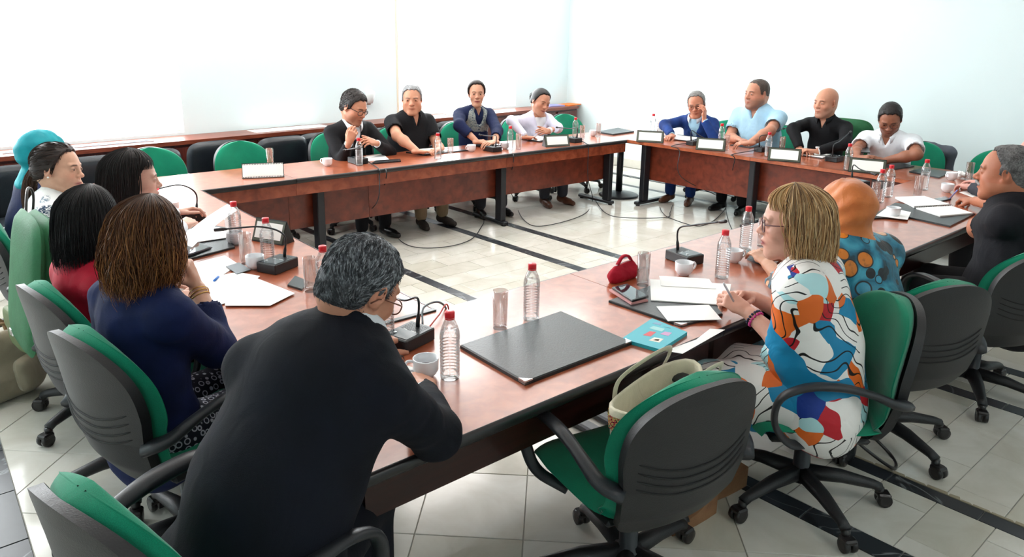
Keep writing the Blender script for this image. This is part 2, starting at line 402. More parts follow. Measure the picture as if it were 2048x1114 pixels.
# wall sconce between the windows
sp = on_wall(734, 200); sc_ = empty('wall_sconce', sp, 0, 'small white glass wall lamp above the man in the black suit', 'lamp')
MB().lathe([(.03, -.05), (.03, .03)], 14, M=Matrix.Translation((0, -.02, 0))).build('bracket', plain('sconce_metal', (190, 190, 186), .3, .6), sc_)
MB().lathe([(.028, -.03), (.045, .02), (.055, .07), (.05, .10), (.02, .12)], 16, M=Matrix.Translation((0, -.07, .0))).build('shade', plain('opal_glass', (236, 240, 240), .25), sc_)
# papers and things on the cabinet
def flat_sheet(name, c, wd, ht, rz, mat, label, cat='paper', group=None, th=.0012, parent=None):
    mb = MB(); n = 6
    P = [[(-wd/2+wd*i/n, -ht/2+ht*j/n, th+.0015*math.sin(i*1.3+j)*math.sin(j*.9)) for j in range(n+1)] for i in range(n+1)]
    mb.box((-wd/2, -ht/2, 0), (wd/2, ht/2, th)); o = mb.build(name, mat, parent, c, (0, 0, rz)); return tag(o, label, cat, group)
M_PAPER = plain('white_paper', (244, 244, 242), .7); M_GREYMETAL = plain('vent_metal', (176, 180, 186), .4, .5)
def on_bench(px, py): return at(px, py, BZ)
for a, b, l in (((30, 306), (52, 303), 'pale grey vent strip on the cabinet beside the turquoise headscarf'), ((150, 297), (305, 282), 'long pale grey vent strip on the cabinet under the first window')):
    p, q = on_bench(*a), on_bench(*b); d = (q-p); c = (p+q)/2; c.y = fy(c.x)+.19
    v = empty('vent_grille', (c.x, c.y, BZ), math.atan(WS), l, 'grille'); L_ = min(max(d.length, .25), 1.2); MB().box((-L_/2, -.06, 0), (L_/2, .06, .006)).build('frame', M_GREYMETAL, v)
    for k in range(3): MB().box((-L_/2+.02, -.045+k*.035, .006), (L_/2-.02, -.025+k*.035, .010)).build('slat', plain('vent_slat', (120, 124, 130), .4, .5), v)
p = on_bench(1138, 208); flat_sheet('folder', (p.x-.1, fy(p.x)+.17, BZ+.002), .30, .21, .2, plain('orange_card', (232, 120, 40), .6), 'orange card folder on the far end of the cabinet', 'folder', th=.012)
p = on_bench(1170, 204); flat_sheet('notebook', (6.95, fy(6.95)+.2, BZ+.002), .26, .2, -.1, plain('lilac_card', (150, 150, 200), .6), 'lilac notebook on the far end of the cabinet', 'notebook', th=.015)
p = on_bench(560, 256); flat_sheet('paper_sheet', (3.0, fy(3.0)+.2, BZ+.001), .8, .21, math.atan(WS), M_PAPER, 'long white paper on the cabinet left of the man in the black suit')
p = on_bench(1005, 214); flat_sheet('paper_stack', (5.35, fy(5.35)+.18, BZ+.001), .55, .24, .15, M_PAPER, 'white paper stack on the cabinet right of the navy-sleeved woman', th=.02)
# ------------------------------------------------------------------ tables
def table_part(root, name, poly, edges, th=.03, mat=None, z=TBL):
    """polygonal top (world plan coordinates) with a black rounded edge on the listed sides"""
    O = Vector(root.location); q = [(p[0]-O.x, p[1]-O.y) for p in poly]
    mb = MB(); mb.prism(q, z-th, z); o = mb.build(name, mat or M_TOP, root)
    for (i, j) in edges:
        a, b = Vector((*q[i], 0)), Vector((*q[j], 0)); d = (b-a).normalized(); n = Vector((d.y, -d.x, 0)); m2 = MB()
        prof = [(0, .0015), (.006, .001), (.012, -.006), (.014, -.016), (.012, -.027), (.006, -.033), (0, -.034)]
        P = [[tuple(p+n*u+Vector((0, 0, z+w_))) for u, w_ in prof] for p in (a-d*.0, b+d*.0)]
        m2.grid(P); m2.add(P[0], [tuple(range(len(prof)))]); m2.add(P[1], [tuple(range(len(prof)-1, -1, -1))]); m2.build('edge_strip', M_EDGE, root)
    return o
def t_leg(root, x, y, dirv, fwd, back, post=(.075, .04), z=TBL-.03, foot_h=.045):
    """flat steel post with a foot along dirv"""
    O = Vector(root.location); a = math.atan2(dirv[1], dirv[0]); M = Matrix.Translation((x-O.x, y-O.y, 0))@Matrix.Rotation(a, 4, 'Z')
    p = MB(); p.box((-post[0]/2, -post[1]/2, foot_h), (post[0]/2, post[1]/2, z), M=M, bev=.006); p.build('post', M_METAL, root)
    f = MB(); f.box((-back, -.03, .012), (fwd, .03, foot_h), M=M, bev=.008); ft = f.build('foot', M_METAL, root)
    for s in (fwd-.035, -back+.035): g = MB(); g.lathe([(.022, 0), (.022, .012)], 10, M=M@Matrix.Translation((s, 0, 0))); g.build('glide', M_EDGE, ft)
A_IN, A_OUT, B_IN, B_OUT, C_IN, C_OUT = 2.200, 1.408, 1.490, .735, 4.965, 5.605
Dx = lambda y: 5.775-.0455*(y-4.965); D_W = .78
seamA = at(1184, 563).x; seamC = at(563, 347).x; seamC2 = at(737, 333).x
A_X = [B_OUT, seamA, seamA+1.52, 5.0, 6.66]
labels = ['burl-veneer conference table unit at the near corner, under the large black desk pad', 'burl-veneer table unit in front of the woman in the colourful print', 'burl-veneer table unit before the woman in the orange headscarf', 'burl-veneer table unit before the man in the dark short-sleeved shirt']
for i in range(4):
    a, b = A_X[i]+.0015, A_X[i+1]-.0015; t = empty('conference_table', ((a+b)/2, 1.8, 0), 0, labels[i], 'table', 'conference table units')
    poly = [(a, A_OUT), (b, A_OUT), (b, A_IN), (a, A_IN)]; ed = [(0, 1)]
    if i == 0: ed.append((3, 0))
    inner0 = B_IN if i == 0 else a
    table_part(t, 'tabletop', poly, ed)
    O = t.location
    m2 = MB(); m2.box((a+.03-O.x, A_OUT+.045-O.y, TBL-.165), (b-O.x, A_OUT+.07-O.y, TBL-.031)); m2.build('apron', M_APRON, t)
    if inner0 < b and i < 3:
        a2 = max(inner0, a); m2 = MB(); m2.box((a2-O.x, A_IN-.002-O.y, TBL-.03), (min(b, Dx(2.2))-O.x, A_IN+.005-O.y, TBL-.0005)); m2.build('edge_strip', M_EDGE, t)
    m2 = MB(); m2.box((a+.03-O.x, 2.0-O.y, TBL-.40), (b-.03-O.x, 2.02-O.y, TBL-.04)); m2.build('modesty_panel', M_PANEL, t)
    if i > 0: t_leg(t, a+.06, 1.82, (0, 1), .34, .34)
    if i == 3: t_leg(t, b-.1, 1.82, (0, 1), .34, .34)
    if i == 0: t_leg(t, b-.06, 1.82, (0, 1), .34, .34); t_leg(t, a+.12, 1.82, (0, 1), .30, .30)
B_Y = [A_IN, 3.55, C_IN-.0]
for i in range(2):
    a, b = B_Y[i]+.0015, B_Y[i+1]-.0015; t = empty('conference_table', (1.1, (a+b)/2, 0), 0, ['burl-veneer table unit under the scattered papers before the navy and red tops', 'burl-veneer table unit before the woman in the white jacket with dark hair'][i], 'table', 'conference table units')
    table_part(t, 'tabletop', [(B_OUT, a), (B_IN, a), (B_IN, b), (B_OUT, b)], [(1, 2), (3, 0)])
    O = t.location; m2 = MB(); m2.box((1.3-O.x, a+.03-O.y, TBL-.40), (1.32-O.x, b-.03-O.y, TBL-.04)); m2.build('modesty_panel', M_PANEL, t)
    m2 = MB(); m2.box((B_OUT+.045-O.x, a-O.y, TBL-.165), (B_OUT+.07-O.x, b-O.y, TBL-.031)); m2.build('apron', M_APRON, t)
    t_leg(t, 1.1, a+.12, (1, 0), .34, .34); t_leg(t, 1.1, b-.12, (1, 0), .34, .34)
    if i == 0:
        m2 = MB(); m2.box((B_OUT+.1-O.x, a-.012-O.y, TBL-.004), (B_IN-O.x, a+.016-O.y, TBL+.006), bev=.003); m2.build('joint_strip', M_EDGE, t)
# back row: apron right under the edge, recessed panel, posts with long feet
C_X = [B_OUT, seamC, seamC2, at(1000, 305).x, Dx(C_IN)-.01]
cl = ['burl-veneer table unit at the left corner under the white-faced name sign', 'burl-veneer table unit left of the man in the black suit', 'burl-veneer table unit before the black suit and the black polo', 'burl-veneer table unit before the woman in the white jacket at the far end']
for i in range(4):
    a, b = C_X[i]+.0012, C_X[i+1]-.0012; t = empty('conference_table', ((a+b)/2, 5.28, 0), 0, cl[i], 'table', 'conference table units')
    ed = [(0, 1)] if i else []
    poly = [(a, C_IN), (b, C_IN), (b, C_OUT), (a, C_OUT)]
    table_part(t, 'tabletop', poly, ed)
    O = t.location; x0 = max(a, B_IN)
    if i == 0:
        q0 = Vector((B_IN-O.x, C_IN-O.y, 0)); m2 = MB(); m2.box((B_IN-O.x, C_IN-.013-O.y, TBL-.034), (b-O.x, C_IN-O.y, TBL+.001), bev=.004); m2.build('edge_strip', M_EDGE, t)
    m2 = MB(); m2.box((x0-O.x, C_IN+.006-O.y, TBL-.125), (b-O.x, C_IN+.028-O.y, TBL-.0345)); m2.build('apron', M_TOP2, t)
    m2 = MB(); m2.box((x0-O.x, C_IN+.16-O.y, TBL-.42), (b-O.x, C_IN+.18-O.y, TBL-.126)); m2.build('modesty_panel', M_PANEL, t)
def c_leg(px, py, i, **k):
    pass
for x, i in ((at(570, 471, .045).x, 0), (at(985, 435, .045).x, 2), (5.62, 3)):
    t = [o for o in bpy.data.objects if o.get('label') == cl[i]][0]; t_leg(t, x, C_IN+.10, (0, -1), .085, .40, (.09, .06), TBL-.126)
# far corner piece with a round-footed post
yk = C_IN; t = empty('corner_table', (6.1, 5.3, 0), 0, 'burl-veneer corner piece at the far right on a round-footed black post', 'table')
Dq = [(Dx(yk)-.008, yk), (Dx(yk)+D_W, yk-.03), (Dx(5.6)+D_W, C_OUT), (Dx(yk)-.008, C_OUT)]
table_part(t, 'tabletop', Dq, []); O = t.location
px_ = at(1237, 391, 0); m2 = MB(); m2.lathe([(.036, .05), (.036, TBL-.03)], 16, M=Matrix.Translation((px_.x-O.x, px_.y-O.y, 0))); m2.build('post', M_METAL, t)
m2 = MB(); m2.lathe([(.215, 0), (.22, .012), (.20, .022), (.06, .045), (.04, .055)], 32, M=Matrix.Translation((px_.x-O.x, px_.y-O.y, 0))); m2.build('round_foot', M_METAL, t)
D_Y = [yk, at(1500, 315).y, A_IN]
dl = ['burl-veneer table unit before the blue suit and the light blue shirt', 'burl-veneer table unit before the bald man and the white shirt']
for i in range(2):
    a, b = D_Y[i]-.0012, D_Y[i+1]+.0012; t = empty('conference_table', (6.2, (a+b)/2, 0), 0, dl[i], 'table', 'conference table units'); O = t.location
    table_part(t, 'tabletop', [(Dx(a), a), (Dx(a)+D_W, a), (Dx(b)+D_W, b), (Dx(b), b)], [(3, 0)])
    def q(x, y): return (Dx(y)+x-O.x, y-O.y)
    a1 = a-.13 if i == 0 else a; m2 = MB(); m2.prism([q(.20, a1), q(.20, b), q(.22, b), q(.22, a1)], TBL-.42, TBL-.035); m2.build('modesty_panel', M_PANEL, t)
    for y in ([a-.15, b+.02] if i == 0 else [b+.3]): t_leg(t, Dx(y)+.13, y, (-1, 0), .12, .40, (.09, .06))
# ------------------------------------------------------------------ chairs
def fabric_green():
    k = NT('green_fabric'); v = k.coord(); n = k.noise(v, 7, 3); g = k.noise(v, 600, 1)
    c = k.ramp(n, [(.3, srgb(6, 122, 92)), (.7, srgb(14, 142, 106))]); c = k.mix(k.ramp(g, [(.4, (.35, .35, .35, 1)), (.6, (0, 0, 0, 1))]), c, srgb(4, 96, 74))
    k.set(Base_Color=c, Roughness=.9, Sheen_Weight=.25, Specular_IOR_Level=.2); k.bump(g, .25, .002); return k.m
M_GREEN = fabric_green(); M_SHELL = plain('black_plastic_shell', (27, 27, 30), .5, bump=(260, .2)); M_ARM = plain('armrest_plastic', (34, 36, 41), .4, bump=(300, .1))
M_GLEATHER = plain('green_leather', (50, 104, 70), .62, spec=.12, bump=(120, .25), vary=.12); M_BLEATHER = plain('black_leather', (30, 36, 42), .32, bump=(110, .25), vary=.15)
def interp(xs, ys, x): return float(np.interp(x, xs, ys))
PY = [-.245, -.235, -.216, -.203, -.200, -.186, -.145, -.06, .08, .18, .235, .255]
PZ = [.835, .78, .69, .60, .52, .455, .425, .42, .425, .428, .412, .375]
def _profile(n):
    pts = spline([(0, y, z) for y, z in zip(PY, PZ)], 6); L = [0]
    for a, b in zip(pts, pts[1:]): L.append(L[-1]+(b-a).length)
    return [Vector((0, interp(L, [p.y for p in pts], L[-1]*(i/n)**1.8), interp(L, [p.z for p in pts], L[-1]*(i/n)**1.8))) for i in range(n+1)]
def half_w(y, z, s):
    if y < -.17:                       # back
        if z > .60: q = min(1, (z-.60)/.2352); return .236*(1-q**2.8)**.5
        return interp([.42, .50, .60], [.222, .222, .236], z)
    return interp([-.2, -.1, .1, .2, .26], [.222, .238, .248, .238, .20], y)
def chair_meshes():
    out = {}; n = 56; prof = _profile(n); nv = 16; front = []; rear = []
    for i, p in enumerate(prof):
        t = (prof[min(i+1, n)]-prof[max(i-1, 0)]).normalized(); nr = Vector((0, t.z, -t.y)); nr = nr if nr.y*1 > -2 else nr
        nr = Vector((0, -t.z, t.y)); w_ = max(half_w(p.y, p.z, i/n), .004); fr, rr = [], []
        isback = p.y < -.17
        for j in range(nv+1):
            u = -1+2*j/nv; x = w_*math.sin(u*math.pi/2); e = abs(x)/w_; thick = .060*(1-e**5*.6); cur = (.055 if isback else .012)*(abs(x)/.24)**2
            base = p+Vector((x, 0, 0))+(Vector((0, cur, 0)) if isback else Vector((0, 0, cur)))
            ple = .004*max(0, math.sin((p.z-.46)*2*math.pi/.045)) if (isback and .46 < p.z < .60) else 0
            f_ = base-nr*(.012*e**4+ple) if False else base
            edge = .020*e**6
            fr.append(f_-nr*(-edge*-1)*0+nr*(-edge)-nr*ple); rr.append(base-nr*thick)
        front.append(fr); rear.append(rr)
    mb = MB(); mb.grid(front, flip=True); mb.grid(rear)
    side = lambda c: [[front[i][c], (front[i][c]+rear[i][c])/2+Vector(((.006 if c else -.006), 0, 0)), rear[i][c]] for i in range(n+1)]
    mb.grid(side(0), flip=True); mb.grid(side(nv)); mb.grid([front[0], rear[0]], flip=False); mb.grid([front[n], rear[n]], flip=True)
    out['cushion'] = mb.mesh('cushion')
    # rear shell reaching below the seat; dark tubes on it imitate shaded grooves
    ns, nw = 90, 40; rows = []; rows2 = []
    for i in range(ns+1):
        z = .832-(.832-.335)*(i/ns)**1.7; yb = interp([.30, .345, .42, .52, .60, .69, .78, .835], [-.16, -.205, -.255, -.285, -.292, -.305, -.320, -.326], z)
        w_ = (.228*(1-min(1, max(0, (z-.60)/.2322))**2.8)**.5) if z > .60 else interp([.335, .35, .37, .41, .50, .60], [.120, .172, .192, .205, .218, .228], z)
        w_ = max(w_, .004); row = []; row2 = []
        for j in range(nw+1):
            x = w_*(-1+2*j/nw); e = abs(x)/.24; y = yb+.058*e*e
            gz = 0
            for k_ in range(4):
                c = .575-.028*k_+.075*(e**2.2); d = abs(z-c)
                if False: gz = 1
            row.append(Vector((x, y+.010*gz, z))); row2.append(Vector((x*.97, y+.022+.01*e, z*.995+.003)))
        rows.append(row); rows2.append(row2)
    mb = MB(); mb.grid(rows, flip=False); mb.grid(rows2, flip=True)
    mb.grid([[rows[i][0], rows2[i][0]] for i in range(ns+1)], flip=True); mb.grid([[rows[i][nw], rows2[i][nw]] for i in range(ns+1)]); mb.grid([rows[ns], rows2[ns]]); mb.grid([rows[0], rows2[0]], flip=True)
    out['back_shell'] = mb.mesh('back_shell')
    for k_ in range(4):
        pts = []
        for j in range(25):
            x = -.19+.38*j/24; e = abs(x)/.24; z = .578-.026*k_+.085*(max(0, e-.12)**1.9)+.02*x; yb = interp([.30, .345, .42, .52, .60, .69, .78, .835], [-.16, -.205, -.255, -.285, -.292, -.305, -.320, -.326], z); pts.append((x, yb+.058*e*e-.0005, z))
        g_ = MB(); g_.tube(pts, [.0012]+[.0032]*23+[.0012], 6); out['groove_shade%d' % k_] = g_.mesh('groove_shade')  # thin dark tubes standing in for the shade inside curved grooves
    mb = MB(); mb.box((-.20, -.15, .345), (.20, .20, .368), bev=.01); out['seat_pan'] = mb.mesh('seat_pan')
    for s in (-1, 1):
        mb = MB(); x = s*.268
        path = fillet([(s*.215, -.235, .515), (s*.262, -.185, .535), (x, -.10, .575), (x, .0, .600), (x, .12, .602), (x, .215, .56), (x, .225, .46), (x*.98, .16, .375), (s*.20, .06, .352)], .07, 6)
        rad = []; L = len(path)
        for i in range(L): t = i/(L-1); rad.append(interp([0, .1, .25, .38, .5, .62, .8, 1], [.034, .030, .024, .028, .027, .023, .021, .018], t))
        mb.tube(path, rad, 10, flat=((0, .0, 1), .55)); out['arm%d' % s] = mb.mesh('armrest')
    mb = MB(); mb.lathe([(.045, .085), (.045, .13), (.030, .135), (.030, .24), (.022, .245), (.022, .345)], 16); out['column'] = mb.mesh('gas_column')
    mb = MB(); mb.tube([(0, 0, .115), (.15, 0, .108), (.27, 0, .085), (.295, 0, .074)], [.036, .029, .021, .021], 10, flat=((0, 0, 1), .85)); out['star'] = mb.mesh('base_leg')
    mb = MB(); mb.lathe([(.016, .05), (.016, .075)], 10, M=Matrix.Translation((.295, 0, 0)))
    for s in (-1, 1): mb.lathe([(.012, -.009), (.0265, -.009), (.028, 0), (.0265, .009), (.012, .010)], 16, M=Matrix.Translation((.313, s*.014, .028))@Matrix.Rotation(R(90), 4, 'X'))
    mb.box((.285, -.024, .034), (.335, .024, .056), bev=.006); out['caster'] = mb.mesh('caster')
    return out
M_GROOVE_SHADE = plain('groove_shade_black', (10, 10, 11), .7)
CM = chair_meshes()
for k, m in (('cushion', M_GREEN), ('back_shell', M_SHELL), ('seat_pan', M_SHELL), ('arm1', M_ARM), ('arm-1', M_ARM), ('column', M_METAL), ('star', M_SHELL), ('caster', M_EDGE), ('groove_shade0', M_GROOVE_SHADE), ('groove_shade1', M_GROOVE_SHADE), ('groove_shade2', M_GROOVE_SHADE), ('groove_shade3', M_GROOVE_SHADE)): CM[k].materials.append(m)
def office_chair(x, y, face, label, spin=20., s=1.0, arms=True, lift=0.):
    """face: direction the sitter looks, degrees"""
    t = empty('office_chair', (x, y, 0), R(face-90), label, 'chair', 'green office chairs'); t.scale = (s, s, s)
    for k, nm in (('cushion', 'cushion'), ('back_shell', 'back_shell'), ('seat_pan', 'seat_pan'), ('column', 'gas_column')):
        o = link(nm, CM[k], None, t)
        if k == 'column': o.scale = (1, 1, 1+lift/.345)
        else: o.location = (0, 0, lift)
        if k == 'back_shell':
            for g_ in range(4): link('groove_shade', CM['groove_shade%d' % g_], None, o)
    if arms:
        for k in ('arm1', 'arm-1'): link('armrest', CM[k], None, t, (0, 0, lift))
    for i in range(5):
        a = R(spin+72*i); b = link('base_leg', CM['star'], None, t, None, (0, 0, a)); link('caster', CM['caster'], None, b)
    return t
def padded(w_, h_, d, n=12, e=4.5, puff=.012, seams=()):
    """upholstered slab in the xz plane, depth d in y"""
    mb = MB(); rows = []
    for fb in (1, -1):
        P = []
        for i in range(n*2+1):
            u = -1+i/n; row = []
            for j in range(n*2+1):
                v = -1+j/n; m = max(abs(u), abs(v)); x = math.sin(u*math.pi/2) if False else u; q = (abs(u)**e+abs(v)**e)**(1/e) if (u or v) else 0
                k = (m/q) if q else 1; X = u*k*w_/2; Z = v*k*h_/2; ed = min(1, max(0, m)); dep = d/2*(1-ed**7)**.5 if ed < 1 else 0
                sm = sum(.010*math.exp(-((Z-s_)/.010)**2) for s_ in seams); row.append((X, fb*(dep+puff*(1-m*m)-sm*(fb > 0)), Z+h_/2))
            P.append(row)
        mb.grid(P, flip=(fb > 0))
    return mb
def leather_chair(x, y, face, label):
    t = empty('executive_chair', (x, y, 0), R(face-90), label, 'chair', 'green leather executive chairs')
    o = padded(.48, .54, .09, seams=(0.08, .16)).build('backrest', M_GLEATHER, t, (0, -.235, .43), (R(-9), 0, 0))
    padded(.50, .58, .05).build('back_cover', M_GLEATHER, t, (0, -.285, .40), (R(-9), 0, 0))
    padded(.52, .50, .11).build('seat', M_GLEATHER, t, (0, -.25, .40), (R(-90), 0, 0))
    for s in (-1, 1):
        mb = MB(); mb.tube(fillet([(s*.285, -.22, .56), (s*.29, -.05, .61), (s*.29, .12, .60), (s*.285, .18, .50), (s*.26, .10, .37)], .06), .024, 10, flat=((0, 0, 1), .6)); mb.build('armrest', M_ARM, t)
    link('gas_column', CM['column'], None, t)
    for i in range(5): b = link('base_leg', CM['star'], None, t, None, (0, 0, R(10+72*i))); link('caster', CM['caster'], None, b)
    return t
def visitor_chair(x, y, face, label, hh=.0):
    t = empty('visitor_chair', (x, y, 0), R(face-90), label, 'chair', 'black leather visitor chairs')
    padded(.50, .40+hh, .10).build('backrest', M_BLEATHER, t, (0, -.23, .41), (R(-8), 0, 0))
    padded(.50, .48, .11).build('seat', M_BLEATHER, t, (0, -.22, .40), (R(-90), 0, 0))
    for s in (-1, 1):
        mb = MB(); mb.tube(fillet([(s*.27, .22, .012), (s*.27, .22, .55), (s*.27, -.22, .55), (s*.27, -.24, .012)], .05), .013, 8); mb.build('side_frame', M_METAL, t)
    return t
# ------------------------------------------------------------------ implicit surfaces for bodies, clothes and hair
class Field:
    def __init__(s, lo, hi, h):
        s.lo = np.array(lo, np.float32); s.h = h
        s.n = np.ceil((np.array(hi, np.float32)-s.lo)/h).astype(int)+1
        s.v = np.full(s.n, .5, np.float32)
    def blk(s, lo, hi):
        i0 = np.clip(np.floor((np.array(lo)-s.lo)/s.h).astype(int), 0, s.n); i1 = np.clip(np.ceil((np.array(hi)-s.lo)/s.h).astype(int)+1, 0, s.n)
        if (i1 <= i0).any(): return None
        ax = [s.lo[k]+s.h*np.arange(i0[k], i1[k], dtype=np.float32) for k in range(3)]
        return tuple(slice(i0[k], i1[k]) for k in range(3)), ax[0][:, None, None], ax[1][None, :, None], ax[2][None, None, :]
    def comb(s, sl, d, k, op):
        v = s.v[sl]
        if op == 'u':
            r = np.minimum(v, d)
            if k > 0: h = np.maximum(k-np.abs(v-d), 0); r = r-h*h/(4*k)
        else:
            d = -d; r = np.maximum(v, d)
            if k > 0: h = np.maximum(k-np.abs(v-d), 0); r = r+h*h/(4*k)
        s.v[sl] = r
    def cap(s, a, b, ra, rb=None, k=.02, op='u', n=None, fl=1.0):
        """tapered capsule; n, fl: section squashed along n by fl"""
        rb = ra if rb is None else rb; a = np.array(a, np.float32); b = np.array(b, np.float32); m = max(ra, rb)+k+3*s.h
        q = s.blk(np.minimum(a, b)-m, np.maximum(a, b)+m)
        if q is None: return s
        sl, X, Y, Z = q; ab = b-a; px, py, pz = X-a[0], Y-a[1], Z-a[2]
        if n is not None:
            n = np.array(n, np.float32); e = 1/fl-1
            dt = (px*n[0]+py*n[1]+pz*n[2])*e; px = px+dt*n[0]; py = py+dt*n[1]; pz = pz+dt*n[2]; ab = ab+(ab@n)*e*n
        L = max(float(ab@ab), 1e-9); t = np.clip((px*ab[0]+py*ab[1]+pz*ab[2])/L, 0, 1)
        d = np.sqrt((px-t*ab[0])**2+(py-t*ab[1])**2+(pz-t*ab[2])**2)-(ra+(rb-ra)*t)
        s.comb(sl, d, k, op); return s
    def ell(s, c, r, k=.02, op='u', M=None):
        c = np.array(c, np.float32); r = np.array(r, np.float32)*np.ones(3, np.float32); m = (float(r.max()) if M is not None else r)+k+3*s.h
        q = s.blk(c-m, c+m)
        if q is None: return s
        sl, X, Y, Z = q; px, py, pz = X-c[0], Y-c[1], Z-c[2]
        if M is not None: px, py, pz = [px*M[0][i]+py*M[1][i]+pz*M[2][i] for i in range(3)]
        qx, qy, qz = px/r[0], py/r[1], pz/r[2]
        k0 = np.sqrt(qx*qx+qy*qy+qz*qz); k1 = np.sqrt((qx/r[0])**2+(qy/r[1])**2+(qz/r[2])**2)+1e-6
        s.comb(sl, k0*(k0-1)/k1, k, op); return s
    def cut(s, fn, k=0.0):
        """keep only where fn(X, Y, Z) < 0"""
        sl, X, Y, Z = s.blk(s.lo, s.lo+s.h*s.n); s.comb(sl, -fn(X, Y, Z), k, 's'); return s
    def nets(s):
        v = s.v; ins = v < 0
        c = np.zeros(tuple(np.array(v.shape)-1), np.int8); N = c.shape
        offs = [(i, j, k) for i in (0, 1) for j in (0, 1) for k in (0, 1)]
        for o in offs: c += ins[o[0]:o[0]+N[0], o[1]:o[1]+N[1], o[2]:o[2]+N[2]]
        act = (c > 0) & (c < 8); cells = np.argwhere(act)
        if len(cells) == 0: return np.zeros((0, 3)), np.zeros((0, 4), int)
        idx = np.full(N, -1, np.int64); idx[act] = np.arange(len(cells))
        acc = np.zeros((len(cells), 3), np.float32); cnt = np.zeros(len(cells), np.float32)
        for a in offs:
            for ax in range(3):
                if a[ax]: continue
                b = list(a); b[ax] = 1
                va = v[cells[:, 0]+a[0], cells[:, 1]+a[1], cells[:, 2]+a[2]]; vb = v[cells[:, 0]+b[0], cells[:, 1]+b[1], cells[:, 2]+b[2]]
                m = (va < 0) != (vb < 0); t = np.where(m, va/np.where(m, va-vb, 1), 0)
                p = np.array(a, np.float32)[None, :].repeat(len(cells), 0); p[:, ax] += t; acc[m] += p[m]; cnt += m
        V = s.lo+s.h*(cells+acc/cnt[:, None]); F = []
        for ax in range(3):
            o1, o2 = [(1, 2), (2, 0), (0, 1)][ax]
            sa = [slice(1, -1)]*3; sb = [slice(1, -1)]*3; sa[ax] = slice(0, -1); sb[ax] = slice(1, None)
            A = ins[tuple(sa)]; B = ins[tuple(sb)]; e = np.argwhere(A != B)
            if len(e) == 0: continue
            fl = A[e[:, 0], e[:, 1], e[:, 2]]; base = e.copy(); base[:, o1] += 1; base[:, o2] += 1
            def cell(d1, d2):
                q = base.copy(); q[:, o1] += d1; q[:, o2] += d2; return idx[q[:, 0], q[:, 1], q[:, 2]]
            q = np.stack([cell(-1, -1), cell(0, -1), cell(0, 0), cell(-1, 0)], 1)
            q[~fl] = q[~fl][:, ::-1]; F.append(q)
        F = np.concatenate(F); F = F[(F >= 0).all(1)]
        return V, F
def np_mesh(name, V, F, col=None, smooth=True):
    """numpy vertices (n,3) and quads (m,4) to a Blender mesh, optional vertex colours"""
    me = bpy.data.meshes.new(name); me.vertices.add(len(V)); me.vertices.foreach_set('co', np.asarray(V, np.float32).ravel())
    k = F.shape[1]; me.loops.add(len(F)*k); me.loops.foreach_set('vertex_index', F.astype(np.int32).ravel())
    me.polygons.add(len(F)); me.polygons.foreach_set('loop_start', np.arange(0, len(F)*k, k, dtype=np.int32))
    me.update(calc_edges=True); me.polygons.foreach_set('use_smooth', np.full(len(F), smooth))
    if col is not None:
        ca = me.color_attributes.new('Col', 'FLOAT_COLOR', 'POINT'); c4 = np.ones((len(V), 4), np.float32); c4[:, :3] = col; ca.data.foreach_set('color', c4.ravel())
    me.update(); return me
def normals_of(V, F):
    n = np.zeros_like(V); e = np.cross(V[F[:, 2]]-V[F[:, 0]], V[F[:, 3 if F.shape[1] > 3 else 1]]-V[F[:, 1 if F.shape[1] > 3 else 0]])
    for i in range(F.shape[1]): np.add.at(n, F[:, i], e)
    return n/(np.linalg.norm(n, axis=1, keepdims=True)+1e-9)
def smooth_mesh(V, F, it=1, lam=.5):
    for _ in range(it):
        s = np.zeros_like(V); c = np.zeros(len(V)); k = F.shape[1]
        for i in range(k):
            np.add.at(s, F[:, i], V[F[:, (i+1) % k]]); np.add.at(s, F[:, i], V[F[:, (i-1) % k]]); np.add.at(c, F[:, i], 2)
        V = V*(1-lam)+lam*s/np.maximum(c, 1)[:, None]
    return V
_nd = np.random.default_rng(3); _NW = [(_nd.normal(size=3), _nd.uniform(0, 6.28)) for _ in range(24)]
def wavy(V, freq, seed=0):
    """smooth pseudo noise, about -1..1"""
    q = np.zeros(len(V))
    w = V*freq+.8*np.sin(V[:, [1, 2, 0]]*freq*.6+seed)
    for j in range(6):
        d, ph = _NW[(j+seed*5) % 24]; q += np.sin(w@(d/np.linalg.norm(d))*(1+.35*j)+ph+seed*1.7)/(1+.35*j)
    return q/2.6
def merge(parts):
    Vs, Fs, Cs, b = [], [], [], 0
    for V, F, C in parts:
        Vs.append(V); Fs.append(F+b); Cs.append(C if C is not None else np.ones((len(V), 3))); b += len(V)
    return np.concatenate(Vs), np.concatenate(Fs), np.concatenate(Cs)
V3 = lambda *a: np.array(a, float)
def unit(v): v = np.asarray(v, float); return v/(np.linalg.norm(v)+1e-9)
def rotz(a): c, s = math.cos(a), math.sin(a); return np.array([[c, -s, 0], [s, c, 0], [0, 0, 1.]])
def rotx(a): c, s = math.cos(a), math.sin(a); return np.array([[1, 0, 0], [0, c, -s], [0, s, c]])
def roty(a): c, s = math.cos(a), math.sin(a); return np.array([[c, 0, s], [0, 1, 0], [-s, 0, c]])
def lin(c): return np.array(srgb(*c)[:3])
